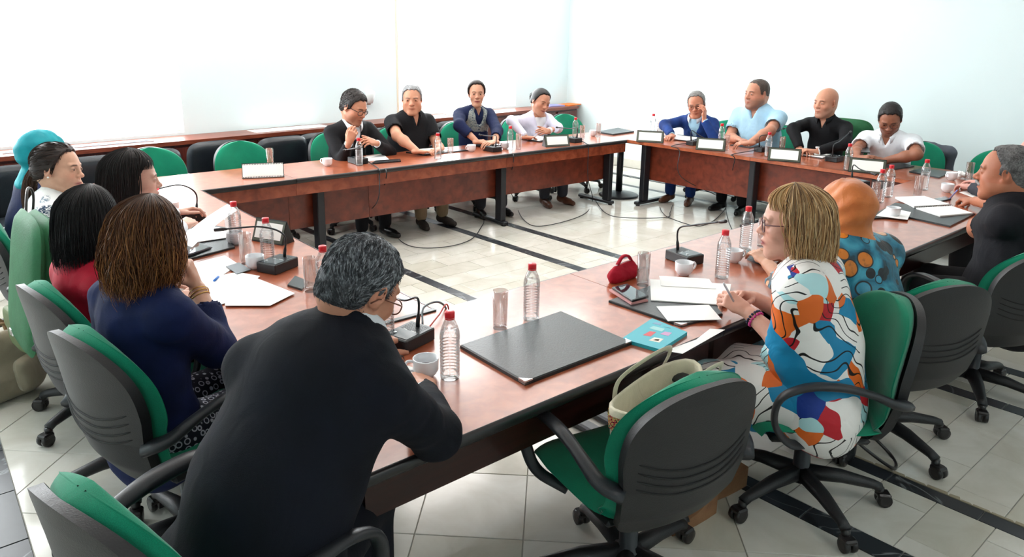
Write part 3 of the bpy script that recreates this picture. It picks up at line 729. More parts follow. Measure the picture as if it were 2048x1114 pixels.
# ---- materials for people
def m_attr(name, rough=.5, sss=0.0, spec=.4, aniso=0, bump=None):
    if name in MATS: return MATS[name]
    k = NT(name); a = k.node('ShaderNodeAttribute'); a.attribute_name = 'Col'
    v = k.coord(); col = a.outputs['Color']
    n = k.noise(v, 60, 3); col = k.mix(.10, col, k.ramp(n, [(.35, (.55, .45, .42, 1)), (.65, (1, 1, 1, 1))]), 'MULTIPLY')
    k.set(Base_Color=col, Roughness=rough, Specular_IOR_Level=spec)
    if sss: k.set(Subsurface_Weight=sss, Subsurface_Radius=(.012, .004, .002), Subsurface_Scale=1.0)
    if bump: k.bump(k.noise(v, bump[0], 2), bump[1], .002)
    MATS[name] = k.m; return k.m
SKIN = m_attr('skin', .48, .0, .35, bump=(350, .12)); HAIR = m_attr('hair', .52, 0, .3); EYE = m_attr('eye', .12, 0, .6)
def cloth(name, col, rough=.85, weave=420, fold=.25, sheen=.2, col2=None, nscale=9):
    if name in MATS: return MATS[name]
    k = NT(name); v = k.coord(); c = srgb(*col); c2 = srgb(*col2) if col2 else tuple(x*.86 for x in c[:3])+(1,)
    k.set(Base_Color=k.ramp(k.noise(v, nscale, 3), [(.35, c2), (.65, c)]), Roughness=rough, Specular_IOR_Level=.25, Sheen_Weight=(sheen if sum(col) > 330 else 0), Sheen_Roughness=.5)
    f = k.noise(k.coord(scale=(1, 1, .55)), 11, 2, .5, 1.2); g = k.noise(v, weave, 1)
    h = k.math('MULTIPLY_ADD', g, .12); k.link(f, h.node.inputs[2]); k.bump(h, fold, .02)
    MATS[name] = k.m; return k.m
# ---- head
def head_mesh(h=.0045, sex='m', wid=1.0, jaw=1.0, skin=(190, 140, 115), lip=None, brow=(40, 28, 22), stubble=None, neck=None, neck_r=.055, nose=1.0, fat=0.0, nape=None, lid=0.0, smile=0):
    f = Field((-.10, -.145, -.30), (.10, .14, .14), h)
    fem = sex == 'f'
    f.ell((0, -.018, .035), (.0755, .098, .084), .01)
    f.ell((0, .025, -.005), (.066, .070, .098), .03)
    f.ell((0, .03, -.072), (.052*jaw+fat*.4, .055, .046), .03)
    f.ell((0, .074, -.108), (.020*jaw, .017, .016 if not fem else .014), .03)
    for s in (-1, 1):
        f.cap((s*.052*jaw, .0, -.055), (s*.022, .068, -.104), .019+fat, .016+fat*.5, .03)
        f.ell((s*.046, .056, -.030), (.022, .024, .021), .028)
        if fat: f.ell((s*.048, .035, -.062), (.022+fat, .03, .03), .03)
        f.ell((s*.033, .104, .002), (.019, .020, .0125), .014, 's')
        f.cap((s*.016, .0885, .0215), (s*.046, .078, .022), .0085 if not fem else .0065, .007, .012)
        f.ell((s*.033, .0795, .001), (.0165, .0145, .0125), .004)
        f.ell((s*.033, .0965, -.0005-lid*.003), (.0125, .0075, .0048*(1-lid*.75)), .002, 's')
    f.ell((0, .066, -.062), (.034, .030, .030), .02)
    f.cap((0, .086, .014), (0, .104*1, -.024), .0075, .010*nose, .012)
    f.ell((0, .1085+.004*(nose-1), -.029), (.0125*nose, .0115*nose, .0105*nose), .008)
    for s in (-1, 1): f.ell((s*.0135*nose, .0985, -.033), (.0085, .010, .0075), .006)
    f.ell((0, .100, -.049), (.005, .006, .007), .008, 's')
    lr = .0062 if fem else .005
    for s in (-1, 1):
        f.cap((s*.028, .084, -.0665+smile*.003), (s*.004, .0985, -.0615), .0026, lr, .004)
        f.cap((s*.026, .084, -.0685+smile*.003), (0, .0965, -.0735), .0028, lr*1.2, .004)
    f.cap((-.02, .101, -.0675), (.02, .101, -.0675), .0022, .0022, .002, 's')
    for s in (-1, 1):
        Me = rotz(s*-.35)@rotx(-.2)
        f.ell((s*.0795, -.012, -.004), (.0065, .019, .031), .005, M=Me); f.ell((s*.0855, -.008, .001), (.0055, .011, .019), .003, 's', M=Me)
        f.ell((s*.076, -.002, -.028), (.006, .009, .009), .006)
    nb = np.array(neck if neck is not None else (0, -.04, -.20))
    f.cap((0, -.025, -.055), nb, neck_r*.98, neck_r*1.05, .035); f.cap((0, .0, -.10), nb*.85+np.array((0, .01, 0)), neck_r*.7, neck_r*.9, .03)
    f.ell((0, -.055, -.03), (.056, .05, .055), .03)
    V, F = f.nets(); V[:, 0] *= wid
    # colours: the head's own skin, lips, brows, stubble; dark mouth line is painted shade
    base = lin(skin); C = np.tile(base, (len(V), 1)); x, y, z = np.abs(V[:, 0])/wid, V[:, 1], V[:, 2]
    def blend(m, c): 
        nonlocal C
        m = np.clip(m, 0, 1)[:, None]; C = C*(1-m)+np.asarray(c)*m
    blend(.35*np.exp(-(((x-.045)/.022)**2+((z+.03)/.022)**2))*(y > .03), base*np.array([1.12, .78, .74]))
    blend(.3*np.exp(-((x/.016)**2+((z+.03)/.016)**2))*(y > .09), base*np.array([1.08, .75, .7]))
    blend(.45*np.exp(-(((x-.0795)/.01)**2))*(z > -.04), base*np.array([1.05, .78, .74]))
    if stubble is not None:
        sm = np.clip((.025-(z+.05))/.03, 0, 1)*np.clip((z+.135)/.02, 0, 1)*np.clip((y+.02)/.03, 0, 1)*np.clip(1-np.exp(-((x/.028)**2+((z+.067)/.011)**2)), 0, 1)*(1-np.exp(-(((x-.04)/.02)**2+((z+.03)/.016)**2)))
        blend(sm*stubble[3], lin(stubble[:3]))
    lc = lin(lip) if lip else base*np.array([.85, .52, .5])
    zz = -.0675+.03*x*0; lm = np.exp(-(((z-zz)/.0075)**4+(x/.0275)**4))*(y > .074)
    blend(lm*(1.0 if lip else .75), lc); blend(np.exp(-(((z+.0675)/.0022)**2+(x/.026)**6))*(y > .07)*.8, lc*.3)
    bz = .0225+.12*(x-.03)*(x < .034)-.22*(x-.034)*(x >= .034)
    blend(np.exp(-(((z-bz)/(.0048 if not fem else .0036))**4+((x-.031)/.0185)**6))*(y > .05)*.9, lin(brow))
    em = np.exp(-(((z-.0045-.0005)/.0026)**2+((x-.033)/.014)**4))*(y > .06)
    blend(em*(.85 if fem else .55), lin((30, 20, 18)))
    return V, F, C
def eye_mesh(iris=(60, 40, 28), r=.0125, n=14):
    V = []; F = []
    for i in range(n+1):
        p = math.pi*i/n
        for j in range(n*2): a = 2*math.pi*j/(n*2); V.append((r*math.sin(p)*math.cos(a), r*math.cos(p), r*math.sin(p)*math.sin(a)))
    for i in range(n):
        for j in range(n*2): F.append((i*2*n+j, i*2*n+(j+1) % (2*n), (i+1)*2*n+(j+1) % (2*n), (i+1)*2*n+j))
    V = np.array(V); F = np.array(F); d = np.sqrt(V[:, 0]**2+V[:, 2]**2)
    C = np.where((d < .0062)[:, None] & (V[:, 1] > 0)[:, None], lin(iris), lin((232, 226, 220))); C = np.where(((d < .003) & (V[:, 1] > 0))[:, None], lin((10, 8, 8)), C)
    return V, F, C
# ---- hand
def hand_prims(f, wrist, d, n, side, curl=(.3, .3, .35, .4), thumb=.3, spread=1.0, s=1.0, k=.0035):
    """wrist, d finger direction, n back-of-hand normal, side 'R'/'L'"""
    d = unit(d); n = np.asarray(n, float); n = unit(n-d*(n@d)); t = np.cross(n, d)*(1 if side == 'R' else -1)
    w = np.asarray(wrist, float)
    kn = [(.030, .086), (.010, .090), (-.010, .087), (-.028, .079)]
    seg = [(.042, .026, .020), (.046, .029, .021), (.042, .027, .020), (.033, .021, .018)]
    rad = [.0092, .0094, .0088, .0078]
    f.cap(w-d*.03*s, w+d*.02*s, .026*s, .026*s, .012, n=n, fl=.72)
    for (a, b), r in zip(kn, rad):
        f.cap(w+d*.012*s+t*a*.55*s, w+(d*b+t*a)*s, .015*s, (r+.0035)*s, .012, n=n, fl=.8)
    f.ell(w+(d*.045+t*.02-n*.010)*s, .018*s, .014)
    f.ell(w+(d*.045-t*.018-n*.008)*s, .016*s, .014)
    tips = []
    for i in range(4):
        p = w+(d*kn[i][1]+t*kn[i][0])*s; dirn = unit(d+t*(kn[i][0])*3.5*spread*(1-curl[i])); r = rad[i]*s; ang = 0
        ax0 = dirn
        for j in range(3):
            ang += curl[i]*(1.15, 1.35, .8)[j]
            q = p+(ax0*math.cos(ang)-n*math.sin(ang))*seg[i][j]*s
            f.cap(p, q, r*(1-.08*j), r*(1-.08*(j+1)), k); p = q
        tips.append(p)
    b0 = w+(d*.018+t*.022-n*.006)*s; d1 = unit(t*(.95-.6*thumb)+d*.75-n*(.2+.55*thumb)); p1 = b0+d1*.042*s
    d2 = unit(d1*(1-.3*thumb)+d*.35-t*.45*thumb); p2 = p1+d2*.033*s; d3 = unit(d2-t*.35*thumb+d*.1); p3 = p2+d3*.026*s
    f.cap(b0, p1, .015*s, .0115*s, .012); f.cap(p1, p2, .0112*s, .0102*s, k); f.cap(p2, p3, .0102*s, .0085*s, k)
    return tips, p3
def ik(S, W, l1, l2, hint):
    S = np.asarray(S, float); W = np.asarray(W, float); D = W-S; L = np.linalg.norm(D); u = D/L
    if L > (l1+l2)*.985: q = L/((l1+l2)*.985); l1 *= q; l2 *= q
    a = (l1*l1-l2*l2+L*L)/(2*L); hh = math.sqrt(max(l1*l1-a*a, 1e-6)); h = np.asarray(hint, float); h = unit(h-u*(h@u))
    return S+u*a+h*hh
# ---- hair
def hair_colors(n, cols, rng, per=1):
    cs = np.array([lin(c[:3]) for c in cols]); wts = np.array([c[3] if len(c) > 3 else 1. for c in cols]); wts /= wts.sum()
    pick = cs[rng.choice(len(cs), n, p=wts)]; return np.clip(pick*rng.uniform(.75, 1.25, (n, 1)), 0, 1)
def strand_mesh(paths, rad, cols, tip=None):
    """paths (n,m,3) polylines, thin three sided tapering tubes; cols (n,3)"""
    n, m, _ = paths.shape; T = np.gradient(paths, axis=1); T /= np.linalg.norm(T, axis=2, keepdims=True)+1e-9
    ref = paths-np.array([.0, -.02, .02]); ref = ref/(np.linalg.norm(ref, axis=2, keepdims=True)+1e-9); U = np.cross(T, ref); U /= np.linalg.norm(U, axis=2, keepdims=True)+1e-9; W = np.cross(T, U)
    tp = np.linspace(0, 1, m); rr = (np.asarray(rad).reshape(-1, 1, 1)*np.ones((n, 1, 1)))*np.clip(1.15-tp**3, .12, 1)[None, :, None]
    V = np.stack([paths+rr*(U*math.cos(a)+W*math.sin(a)) for a in (0, 2.094, 4.189)], 2).reshape(-1, 3)
    b = (np.arange(n)[:, None]*m+np.arange(m-1)[None, :]).reshape(-1)*3; F = []
    for i in range(3): j = (i+1) % 3; F.append(np.stack([b+i, b+j, b+3+j, b+3+i], 1))
    C = np.repeat(cols, m*3, 0).reshape(n, m, 3, 3)
    if tip is not None: C = C*(1-tp[None, :, None, None]**1.5)+np.asarray(tip)[:, None, None, :]*(tp[None, :, None, None]**1.5)
    return V, np.concatenate(F), C.reshape(-1, 3)
def hair_cap(h, t=.010, front=.082, side=.030, back=-.07, temple=.0, top=0.0, ear=-.012, puff=(0, 0, 0), rec=.012):
    f = Field((-.12, -.16, -.16), (.12, .13, .17), h)
    f.ell((0, -.018, .035), (.0755+t+puff[0], .098+t+puff[1], .084+t+top), .01)
    f.ell((0, .022, .02), (.066+t, .070+t*.9, .080+t), .03)
    f.ell((0, -.055, -.03), (.060+t*.7, .052+t*.7, .058), .03)
    zs = [-.2, -.045, -.03, .0, .04, .070, .096, .2]; ys = [ear-.012, ear-.012, ear-.006, side, side+.004+temple, front-.018, front, front+.02]
    f.cut(lambda X, Y, Z: Y-np.interp(Z, zs, ys).astype(np.float32)+rec*np.exp(-((np.abs(X)-.046)/.020)**2)*(Z > .045)+.003*np.sin(X*190+2)*(Z > .05)+.002*np.sin(X*410), .006)
    f.cut(lambda X, Y, Z: (back-Z)+0*X+0*Y, .01)
    return f.nets()
def short_hair(h, cols, rng, n=900, L=.022, rad=.0011, lift=.35, tgrad=None, **kw):
    V, F = hair_cap(h, **kw); N = normals_of(V, F); V = V+N*(wavy(V, 120, 2)*.0015)[:, None]
    C = hair_colors(len(V), cols, rng)
    # average base colour with noise blotches, sides as given
    cs = np.array([lin(c[:3]) for c in cols]); mixw = (wavy(V, 90, 1)*.5+.5)[:, None]; C = C*.5+(cs[0]*mixw+cs[-1]*(1-mixw))*.5
    if tgrad: a = np.clip((V[:, 2]-tgrad[0])/(tgrad[1]-tgrad[0]), 0, 1)[:, None]; C = lin(tgrad[2])*(1-a)*.7+C*(a+(1-a)*.3)
    parts = [(V, F, C)]
    if n:
        ok = np.where(N[:, 2] > -.6)[0]; pick = rng.choice(ok, n); P = V[pick]; Nn = N[pick]; flow = np.stack([P[:, 0]*2, -P[:, 1]*.2+.02-.4*np.abs(P[:, 0]), -np.full(n, .06)+.0*P[:, 2]], 1)
        flow[:, 1] += np.where(P[:, 1] > 0, .05, -.07)+rng.normal(0, .02, n); flow[:, 0] += rng.normal(0, .02, n)
        flow -= Nn*(flow*Nn).sum(1, keepdims=True); flow /= np.linalg.norm(flow, axis=1, keepdims=True)+1e-6
        ts = np.linspace(0, 1, 4)[None, :, None]; l = L*rng.uniform(.6, 1.2, (n, 1, 1))
        paths = P[:, None, :]+l*ts*flow[:, None, :]+Nn[:, None, :]*(l*lift*(ts-.75*ts**2)-.001)
        sc = C[pick]*rng.uniform(.6, 1.7, (n, 1)); parts.append(strand_mesh(paths, rad, np.clip(sc, 0, 1)))
    return merge(parts)
def long_hair(cols, rng, n=700, open_a=58, r=(.098, .118, .108), cz=.03, cy=-.018, drop=-.14, flare=.01, inward=.02, wave=.004, jit=.014, rad=.0016, tip=None, part=.0, m=14, bangs=0, back_drop=None, seed=0, lift=0, layer=.0, soft=.06):
    """bell of hair from the parting over the skull and down: theta 0 = front, +-180 = back; returns surface + strands"""
    def path(th, jr, ends, m):
        # th (n,), jr radial factor (n,), ends z (n,)
        t = np.linspace(0, 1, m)[None, :]; th = th[:, None]
        k = .55; ph = np.clip(t/k, 0, 1)*(math.pi/2)                # over the skull
        dn = np.clip((t-k)/(1-k), 0, 1)
        st = np.sin(ph); ct = np.cos(ph)
        sx = np.sin(th); sy = np.cos(th)
        rx = r[0]*jr[:, None]; ry = r[1]*jr[:, None]; rz = r[2]*jr[:, None]
        bul = 1+flare/.1*np.sin(dn*math.pi)*.6-inward/.1*dn**2
        x = rx*st*sx*bul+part*(1-st); y = cy+ry*st*sy*bul*np.where(sy > 0, .80+.2*(1-np.clip(dn*2, 0, 1)), 1)+.02*(1-st); z = cz+rz*ct+dn*(ends[:, None]-cz)+lift*st*(1-dn)
        return np.stack([x, y, z], 2)
    def ends_of(th):
        b = np.cos(th); e = np.full(len(th), float(drop)); bd = drop if back_drop is None else back_drop
        return np.where(b < 0, drop+(bd-drop)*(-b), e+layer*np.clip(b, 0, 1))
    a0 = R(open_a); nt = 46; th = np.linspace(a0, 2*math.pi-a0, nt); P = path(th, np.full(nt, .955), ends_of(th)+.040, m)
    V = P.reshape(-1, 3); i = (np.arange(nt-1)[:, None]*m+np.arange(m-1)[None, :]).reshape(-1); F = np.stack([i, i+m, i+m+1, i+1], 1)
    V = V+normals_of(V, F)*(wavy(V, 70, seed)*.003)[:, None]
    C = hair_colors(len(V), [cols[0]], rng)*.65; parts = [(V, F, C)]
    th = rng.uniform(a0-.06, 2*math.pi-a0+.06, n); th = np.where(rng.random(n) < .25, th+np.sign(th-math.pi)*rng.uniform(0, soft, n), th); jr = 1+rng.uniform(-jit, jit*.5, n)/.1*.5; e = ends_of(th)+np.abs(rng.normal(0, .022, n))*rng.choice([1, 1, -.6], n)
    P = path(th, jr, e, m); tt = np.linspace(0, 1, m)[None, :]
    for ax in range(3): P[:, :, ax] += wave*np.sin(tt*rng.uniform(9, 15, (n, 1))+rng.uniform(0, 6.28, (n, 1)))*np.clip(tt*1.6-.3, 0, 1.2)
    tc = None if tip is None else hair_colors(n, tip, rng)
    parts.append(strand_mesh(P, rad*rng.uniform(.7, 1.3, n), hair_colors(n, cols, rng), tc))
    if bangs:
        thb = rng.uniform(-a0*1.05, a0*1.05, bangs); t = np.linspace(0, 1, m)[None, :]; ph = t*(math.pi*.40)+.05
        jr = (1+rng.uniform(-.05, .05, bangs))[:, None]; sgn = np.sign(thb)[:, None]; th2 = thb[:, None]+sgn*.55*t**2
        x = r[0]*.96*jr*np.sin(ph)*np.sin(th2)+part*(1-np.sin(ph)); y = cy+.006+r[1]*.99*jr*np.sin(ph)*np.cos(th2); z = cz+r[2]*.99*jr*np.cos(ph)-.004*t
        parts.append(strand_mesh(np.stack([x, y, z], 2), rad, hair_colors(bangs, tip or cols, rng)))
    return merge(parts)
def tail_hair(cols, rng, p0, p1, p2, n=160, r0=.018, r1=.03, rad=.0016, m=10, wave=.003):
    """bundle hanging from p0 over p1 to p2"""
    t = np.linspace(0, 1, m)[None, :, None]; c = (1-t)**2*np.asarray(p0)+2*t*(1-t)*np.asarray(p1)+t*t*np.asarray(p2)
    a = rng.uniform(0, 6.28, (n, 1, 1)); q = np.sqrt(rng.uniform(0, 1, (n, 1, 1))); rr = (r0+(r1-r0)*np.sin(t*math.pi*.8))*q
    u = V3(1, 0, 0); v = unit(np.cross(unit(np.asarray(p2)-np.asarray(p0)), u))
    P = c+rr*(np.cos(a)*u+np.sin(a)*v)+wave*np.sin(t*12+rng.uniform(0, 6, (n, 1, 1)))*u
    return strand_mesh(P, rad, hair_colors(n, cols, rng))
# ------------------------------------------------------------------ people
class Shape:
    """list of primitives, turned into a mesh over their own bounds"""
    def __init__(s): s.ops = []
    def cap(s, a, b, ra, rb=None, k=.02, op='u', n=None, fl=1.): s.ops.append(('c', np.asarray(a, float), np.asarray(b, float), ra, ra if rb is None else rb, k, op, n, fl)); return s
    def ell(s, c, r, k=.02, op='u', M=None): s.ops.append(('e', np.asarray(c, float), np.ones(3)*np.asarray(r, float), k, op, M)); return s
    def cut(s, fn, k=.004): s.ops.append(('x', fn, k)); return s
    def mesh(s, h, grow=0.0):
        lo = np.full(3, 9e9); hi = -lo
        for o in s.ops:
            if o[0] == 'c' and o[6] == 'u': m = max(o[3], o[4])+grow; lo = np.minimum(lo, np.minimum(o[1], o[2])-m); hi = np.maximum(hi, np.maximum(o[1], o[2])+m)
            if o[0] == 'e' and o[4] == 'u': m = o[2].max()+grow; lo = np.minimum(lo, o[1]-m); hi = np.maximum(hi, o[1]+m)
        f = Field(lo-.04, hi+.04, h)
        for o in s.ops:
            if o[0] == 'c': g = grow if o[6] == 'u' else 0; f.cap(o[1], o[2], o[3]+g, o[4]+g, o[5], o[6], o[7], o[8])
            elif o[0] == 'e': g = grow if o[4] == 'u' else 0; f.ell(o[1], o[2]+g, o[3], o[4], o[5])
            else: f.cut(o[1], o[2])
        return f.nets()
def wrinkle(V, F, a=.004, fr=16, seed=0):
    N = normals_of(V, F); rd = 1-2*np.abs(np.clip(wavy(V*np.array([.8, .8, 1.5]), fr*1.1, seed+3), -1, 1)); rd2 = 1-2*np.abs(np.clip(wavy(V, fr*2.3, seed+5), -1, 1))
    m = np.clip(.55+.8*wavy(V, 6, seed+2), 0, 1.2)
    return V+N*(a*.7*wavy(V*np.array([1, 1, .7]), fr*.8, seed)+a*(.8*rd+.35*rd2)*m)[:, None]
def shirt_collar(N, up, ty, rx, r, hgt=.034, open_a=28, drop=.030, flare=.013):
    mb = MB(); rows = []
    for i in range(31):
        a = -180+open_a+(360-2*open_a)*i/30; ar = R(a); fr = max(0, -math.cos(ar)); rad = rx*math.sin(ar)-ty*math.cos(ar)
        ra = r*(1+.10*fr); base = N+rad*ra-up*.012; top = N+rad*ra*1.0+up*hgt*(1-.25*fr)-up*fr**2*.006
        fold = N+rad*(ra+flare)+up*(hgt*.75-.004); low = N+rad*(ra+flare*1.5)+up*(.0-drop*fr**3)+ty*.012*fr**3
        rows.append([base, top, top+rad*.004, fold, low, low-rad*.004])
    mb.grid([[tuple(p) for p in row] for row in rows]); return mb
def person(label, head, hyaw, fyaw, hpitch=0, hroll=0, hs=1.0, back=.12, side=0., pz=.50, girth=1., belly=0., hw=.168, hunch=.04, twist=0., arms=None,
           top=None, sleeve='long', inflate=.010, lower=None, shoe=None, hair=None, hair_mat=None, face=None, collar=None, jacket=None, vneck=None, fem=False, skin=(190, 140, 115),
           h=.011, hh=.0045, legs=True, knee=.42, foot=0.0, spread=.09, extra=None, wr=.004, seed=0, hand_s=1.0, skirt=None, group=None, neck_r=None, iris=(58, 38, 26), bust=0, eyes=True, hem=.04, top_name='shirt', lower_name='trousers', leg_cross=0, hair_name='hair', socks=None, cuff=None, neck=.158, coll_up=0., sh_drop=.052, hwl=None):
    Hc = np.array(head, float); ha = R(hyaw); fa = R(fyaw); f = V3(math.cos(fa), math.sin(fa), 0); r = V3(math.sin(fa), -math.cos(fa), 0); z = V3(0, 0, 1)
    Hm = rotz(ha-math.pi/2)@rotx(R(hpitch))@roty(R(hroll))
    P = Hc-f*back-r*side; P[2] = pz
    up = unit(unit(Hc-P)*.55+z*.45); N = Hc-up*neck*hs-Hm@V3(0, .022, 0)*hs
    ctrl = (P+N)/2-f*hunch+z*.02
    bz = lambda t: P*(1-t)**2+ctrl*2*t*(1-t)+N*t*t
    M = bz(.45); Ct = bz(.80); us = unit(N-bz(.75))
    rx = r*math.cos(R(twist))+f*math.sin(R(twist)); rx = unit(rx-us*(rx@us)); ty = np.cross(us, rx)
    g = girth; nr = neck_r or (.046 if fem else .055)
    root = empty('person', (P[0], P[1], 0), 0, label, 'person', group); O = V3(P[0], P[1], 0)
    def put(name, V, F, C, mat, parent=root):
        me = np_mesh(name, V-O, F, C); return link(name, me, mat, parent)
    def putmb(name, mb, mat, parent=root):
        mb.v = [tuple(np.asarray(p)-O) for p in mb.v]; return mb.build(name, mat, parent)
    # joints
    S = {'R': N-us*sh_drop+rx*hw-ty*.012, 'L': N-us*(sh_drop+(.035 if hwl else 0))-rx*(hwl or hw)-ty*.012}; E = {}; W = {}; A = arms or {}
    l1, l2 = (.27, .245) if fem else (.29, .262)
    for sd, sg in (('R', 1), ('L', -1)):
        a = A.get(sd) or dict(w=P+r*sg*.12+f*.25+z*.20)
        A.setdefault(sd, a); W[sd] = np.array(a['w'], float)
        if 'e' in a and a.get('fix'): E[sd] = np.array(a['e'], float)
        elif 'e' in a: E[sd] = ik(S[sd], W[sd], l1, l2, np.array(a['e'], float)-(S[sd]+W[sd])/2)
        else: E[sd] = ik(S[sd], W[sd], l1, l2, a.get('hint', -z*1.0+r*sg*.55-f*.25))
    sk = lin(skin)
    # body: head and neck, chest, arms and hands
    fk = dict(face or {}); fk.setdefault('jaw', .86 if fem else 1.0); fk.setdefault('wid', .97 if fem else 1.0); nbl = ((N-us*.04-Hc)@Hm)/hs
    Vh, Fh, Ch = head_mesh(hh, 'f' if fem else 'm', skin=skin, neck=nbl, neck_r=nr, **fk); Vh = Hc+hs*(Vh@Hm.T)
    parts = [(Vh, Fh, Ch)]
    core = Shape(); core.cap(P, M, .115*g, .11*g, .05, n=ty, fl=.78); core.cap(M, Ct, .115*g, .128*g, .05, n=ty, fl=.68); core.cap(S['L']*.8+S['R']*.2, S['R']*.8+S['L']*.2, .045, .045, .05); core.cap(N+us*.02, N-us*.08, nr*1.02, nr*1.2, .05)
    for s in (-1, 1): core.cap(N+us*.01+rx*s*.02, S['R' if s > 0 else 'L']-rx*s*.03, .035, .04, .05)
    Vc, Fc = core.mesh(.012); parts.append((Vc, Fc, np.tile(sk, (len(Vc), 1))))
    for sd in 'RL':
        a = A[sd]; lo_arm = sleeve in ('short', 'none'); d = np.array(a.get('d', unit(W[sd]-E[sd])), float); n = np.array(a.get('n', z), float)
        start = S[sd] if lo_arm else E[sd]*.5+W[sd]*.5; lng = sleeve == 'long' or jacket
        pts = np.stack([start, E[sd], W[sd]]); lo = pts.min(0)-.14; hi = pts.max(0)+.14; lo = np.minimum(lo, W[sd]-.23); hi = np.maximum(hi, W[sd]+.23)
        fa_ = Field(lo, hi, max(hh*.9, .0036)); ag = a.get('g', 1.0)*(.92 if fem else 1.0)
        if lo_arm: fa_.cap(S[sd], E[sd], .050*ag, .040*ag, .02)
        Wp = W[sd]-unit(W[sd]-E[sd])*.02
        if not lng: fa_.cap(E[sd], E[sd]*.65+Wp*.35, .040*ag, .041*ag, .03)
        fa_.cap(E[sd]*.65+Wp*.35 if not lng else E[sd]*.4+Wp*.6, Wp, (.041 if not lng else .030)*ag, .0265*ag, .03)
        hand_prims(fa_, W[sd], d, n, sd, a.get('curl', (.3, .3, .35, .4)), a.get('thumb', .3), a.get('spread', 1.), hand_s*(.93 if fem else 1.0))
        Va, Fa = fa_.nets(); Ca = np.tile(sk, (len(Va), 1)); Ca *= (1+.06*wavy(Va, 60, 3))[:, None]; parts.append((Va, Fa, Ca))
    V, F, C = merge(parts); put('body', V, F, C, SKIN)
    if eyes:
        Ve, Fe, Ce = eye_mesh(iris)
        for s in (-1, 1): put('eye', Hc+hs*((Ve+V3(s*.033*fk.get('wid', 1), .0795, .0005))@Hm.T), Fe, Ce, EYE)
    # upper garment
    def torso(sh, grow, sl):
        sh.cap(P-r*.07*g, P+r*.07*g, .106*g+grow, .106*g+grow, .05)
        sh.cap(P-z*hem, M, .140*g+grow+belly*.5, .132*g+grow+belly, .06, n=ty, fl=.80)
        if belly: sh.ell((P*.6+M*.4)+ty*(.07+belly*.4), (.12+belly, .10+belly, .13), .08)
        sh.cap(M, Ct, .132*g+grow+belly*.6, .142*g+grow, .06, n=ty, fl=.70)
        sh.cap(S['L']*.85+S['R']*.15, S['R']*.85+S['L']*.15, .046+grow, .046+grow, .05)
        for sd, s in (('R', 1), ('L', -1)):
            sh.cap(N+rx*s*.045-us*.006, S[sd]-rx*s*.02, .028+grow*.8, .038+grow, .04)
            if bust: sh.ell(bz(.62)+rx*s*.068+ty*(.085*g), .062+bust, .05)
            if sl == 'none': continue
            ag = A[sd].get('g', 1.0)*(.92 if fem else 1.0)
            if sl == 'short':
                e = S[sd]*.36+E[sd]*.64; sh.cap(S[sd], e, .060*ag+grow, .058*ag+grow, .035)
                sh.cap(e+unit(E[sd]-S[sd])*.02, e+unit(E[sd]-S[sd])*.09, .054*ag+grow, .09*ag+grow, .006, 's')
            elif sl == '3q':
                e = E[sd]*.45+W[sd]*.55; sh.cap(S[sd], E[sd], .056*ag+grow, .048*ag+grow, .035); sh.cap(E[sd], e, .048*ag+grow, .044*ag+grow, .03)
                dd = unit(W[sd]-E[sd]); sh.cap(e+dd*.025, e+dd*.08, .040*ag+grow, .05*ag+grow, .004, 's')
            elif sl == 'wide':
                e = E[sd]*.75+W[sd]*.25; sh.cap(S[sd], E[sd], .070*ag+grow, .085*ag+grow, .05); sh.cap(E[sd], e, .085*ag+grow, .075*ag+grow, .03)
                dd = unit(W[sd]-E[sd]); sh.cap(e+dd*.04, e+dd*.1, .068*ag+grow, .075*ag+grow, .006, 's')
            else:
                e = W[sd]-unit(W[sd]-E[sd])*.03; sh.cap(S[sd], E[sd], .050*ag+grow, .044*ag+grow, .035); sh.cap(E[sd], e, .044*ag+grow, .032*ag+grow, .03)
                dd = unit(W[sd]-E[sd]); sh.cap(e+dd*.028, e+dd*.07, .030*ag+grow*.9, .034*ag+grow*.9, .003, 's')
        return sh
    def wedge(depth, half, neckpad=.0):
        c = N+us*.03
        def fn(X, Y, Z):
            q = [X-c[0], Y-c[1], Z-c[2]]; x = sum(q[i]*rx[i] for i in range(3)); y = sum(q[i]*ty[i] for i in range(3)); zz = sum(q[i]*us[i] for i in range(3))
            w_ = half*np.clip((zz+depth)/depth, 0, 1.3)
            ins = np.maximum(np.maximum(np.abs(x)-w_, .01-y), -(zz+depth)); return -ins
        return fn
    inner = None
    if jacket:
        sh = torso(Shape(), inflate, 'long')
        if jacket.get('v'): sh.cut(wedge(*jacket['v']))
        if jacket.get('v'):
            dep, hf = jacket['v']; c = N+us*.03
            for s in (-1, 1):
                a0 = c+rx*s*hf*.95-us*.03+ty*.02; a1 = c-us*dep*.98+ty*(.10*g+.012)
                m1 = c+rx*s*hf*.72-us*dep*.45+ty*(.082*g+.02)
                sh.cap(a0, m1, .018, .026, .008, n=ty, fl=.4); sh.cap(m1, a1, .026, .010, .008, n=ty, fl=.4)
        # rolled collar behind the neck
        for i in range(8):
            a, b = R(-100+25*i), R(-100+25*(i+1)); q = lambda t: N+us*(.026+.014*math.cos(t))+(rx*math.sin(t)-ty*math.cos(t))*(nr+.022)
            sh.cap(q(a), q(b), .013, .013, .008)
        V, F = sh.mesh(h); V = wrinkle(V, F, wr, 14, seed); V = smooth_mesh(V, F, 1, .4); put('jacket', V, F, None, top)
        sh2 = Shape(); sh2.cap(M, Ct, .122*g, .134*g, .05, n=ty, fl=.72); sh2.cap(N-us*.05, N+us*.005, nr+.02, nr+.008, .03)
        V, F = sh2.mesh(.010); inner = put('shirt', V, F, None, jacket.get('shirt'))
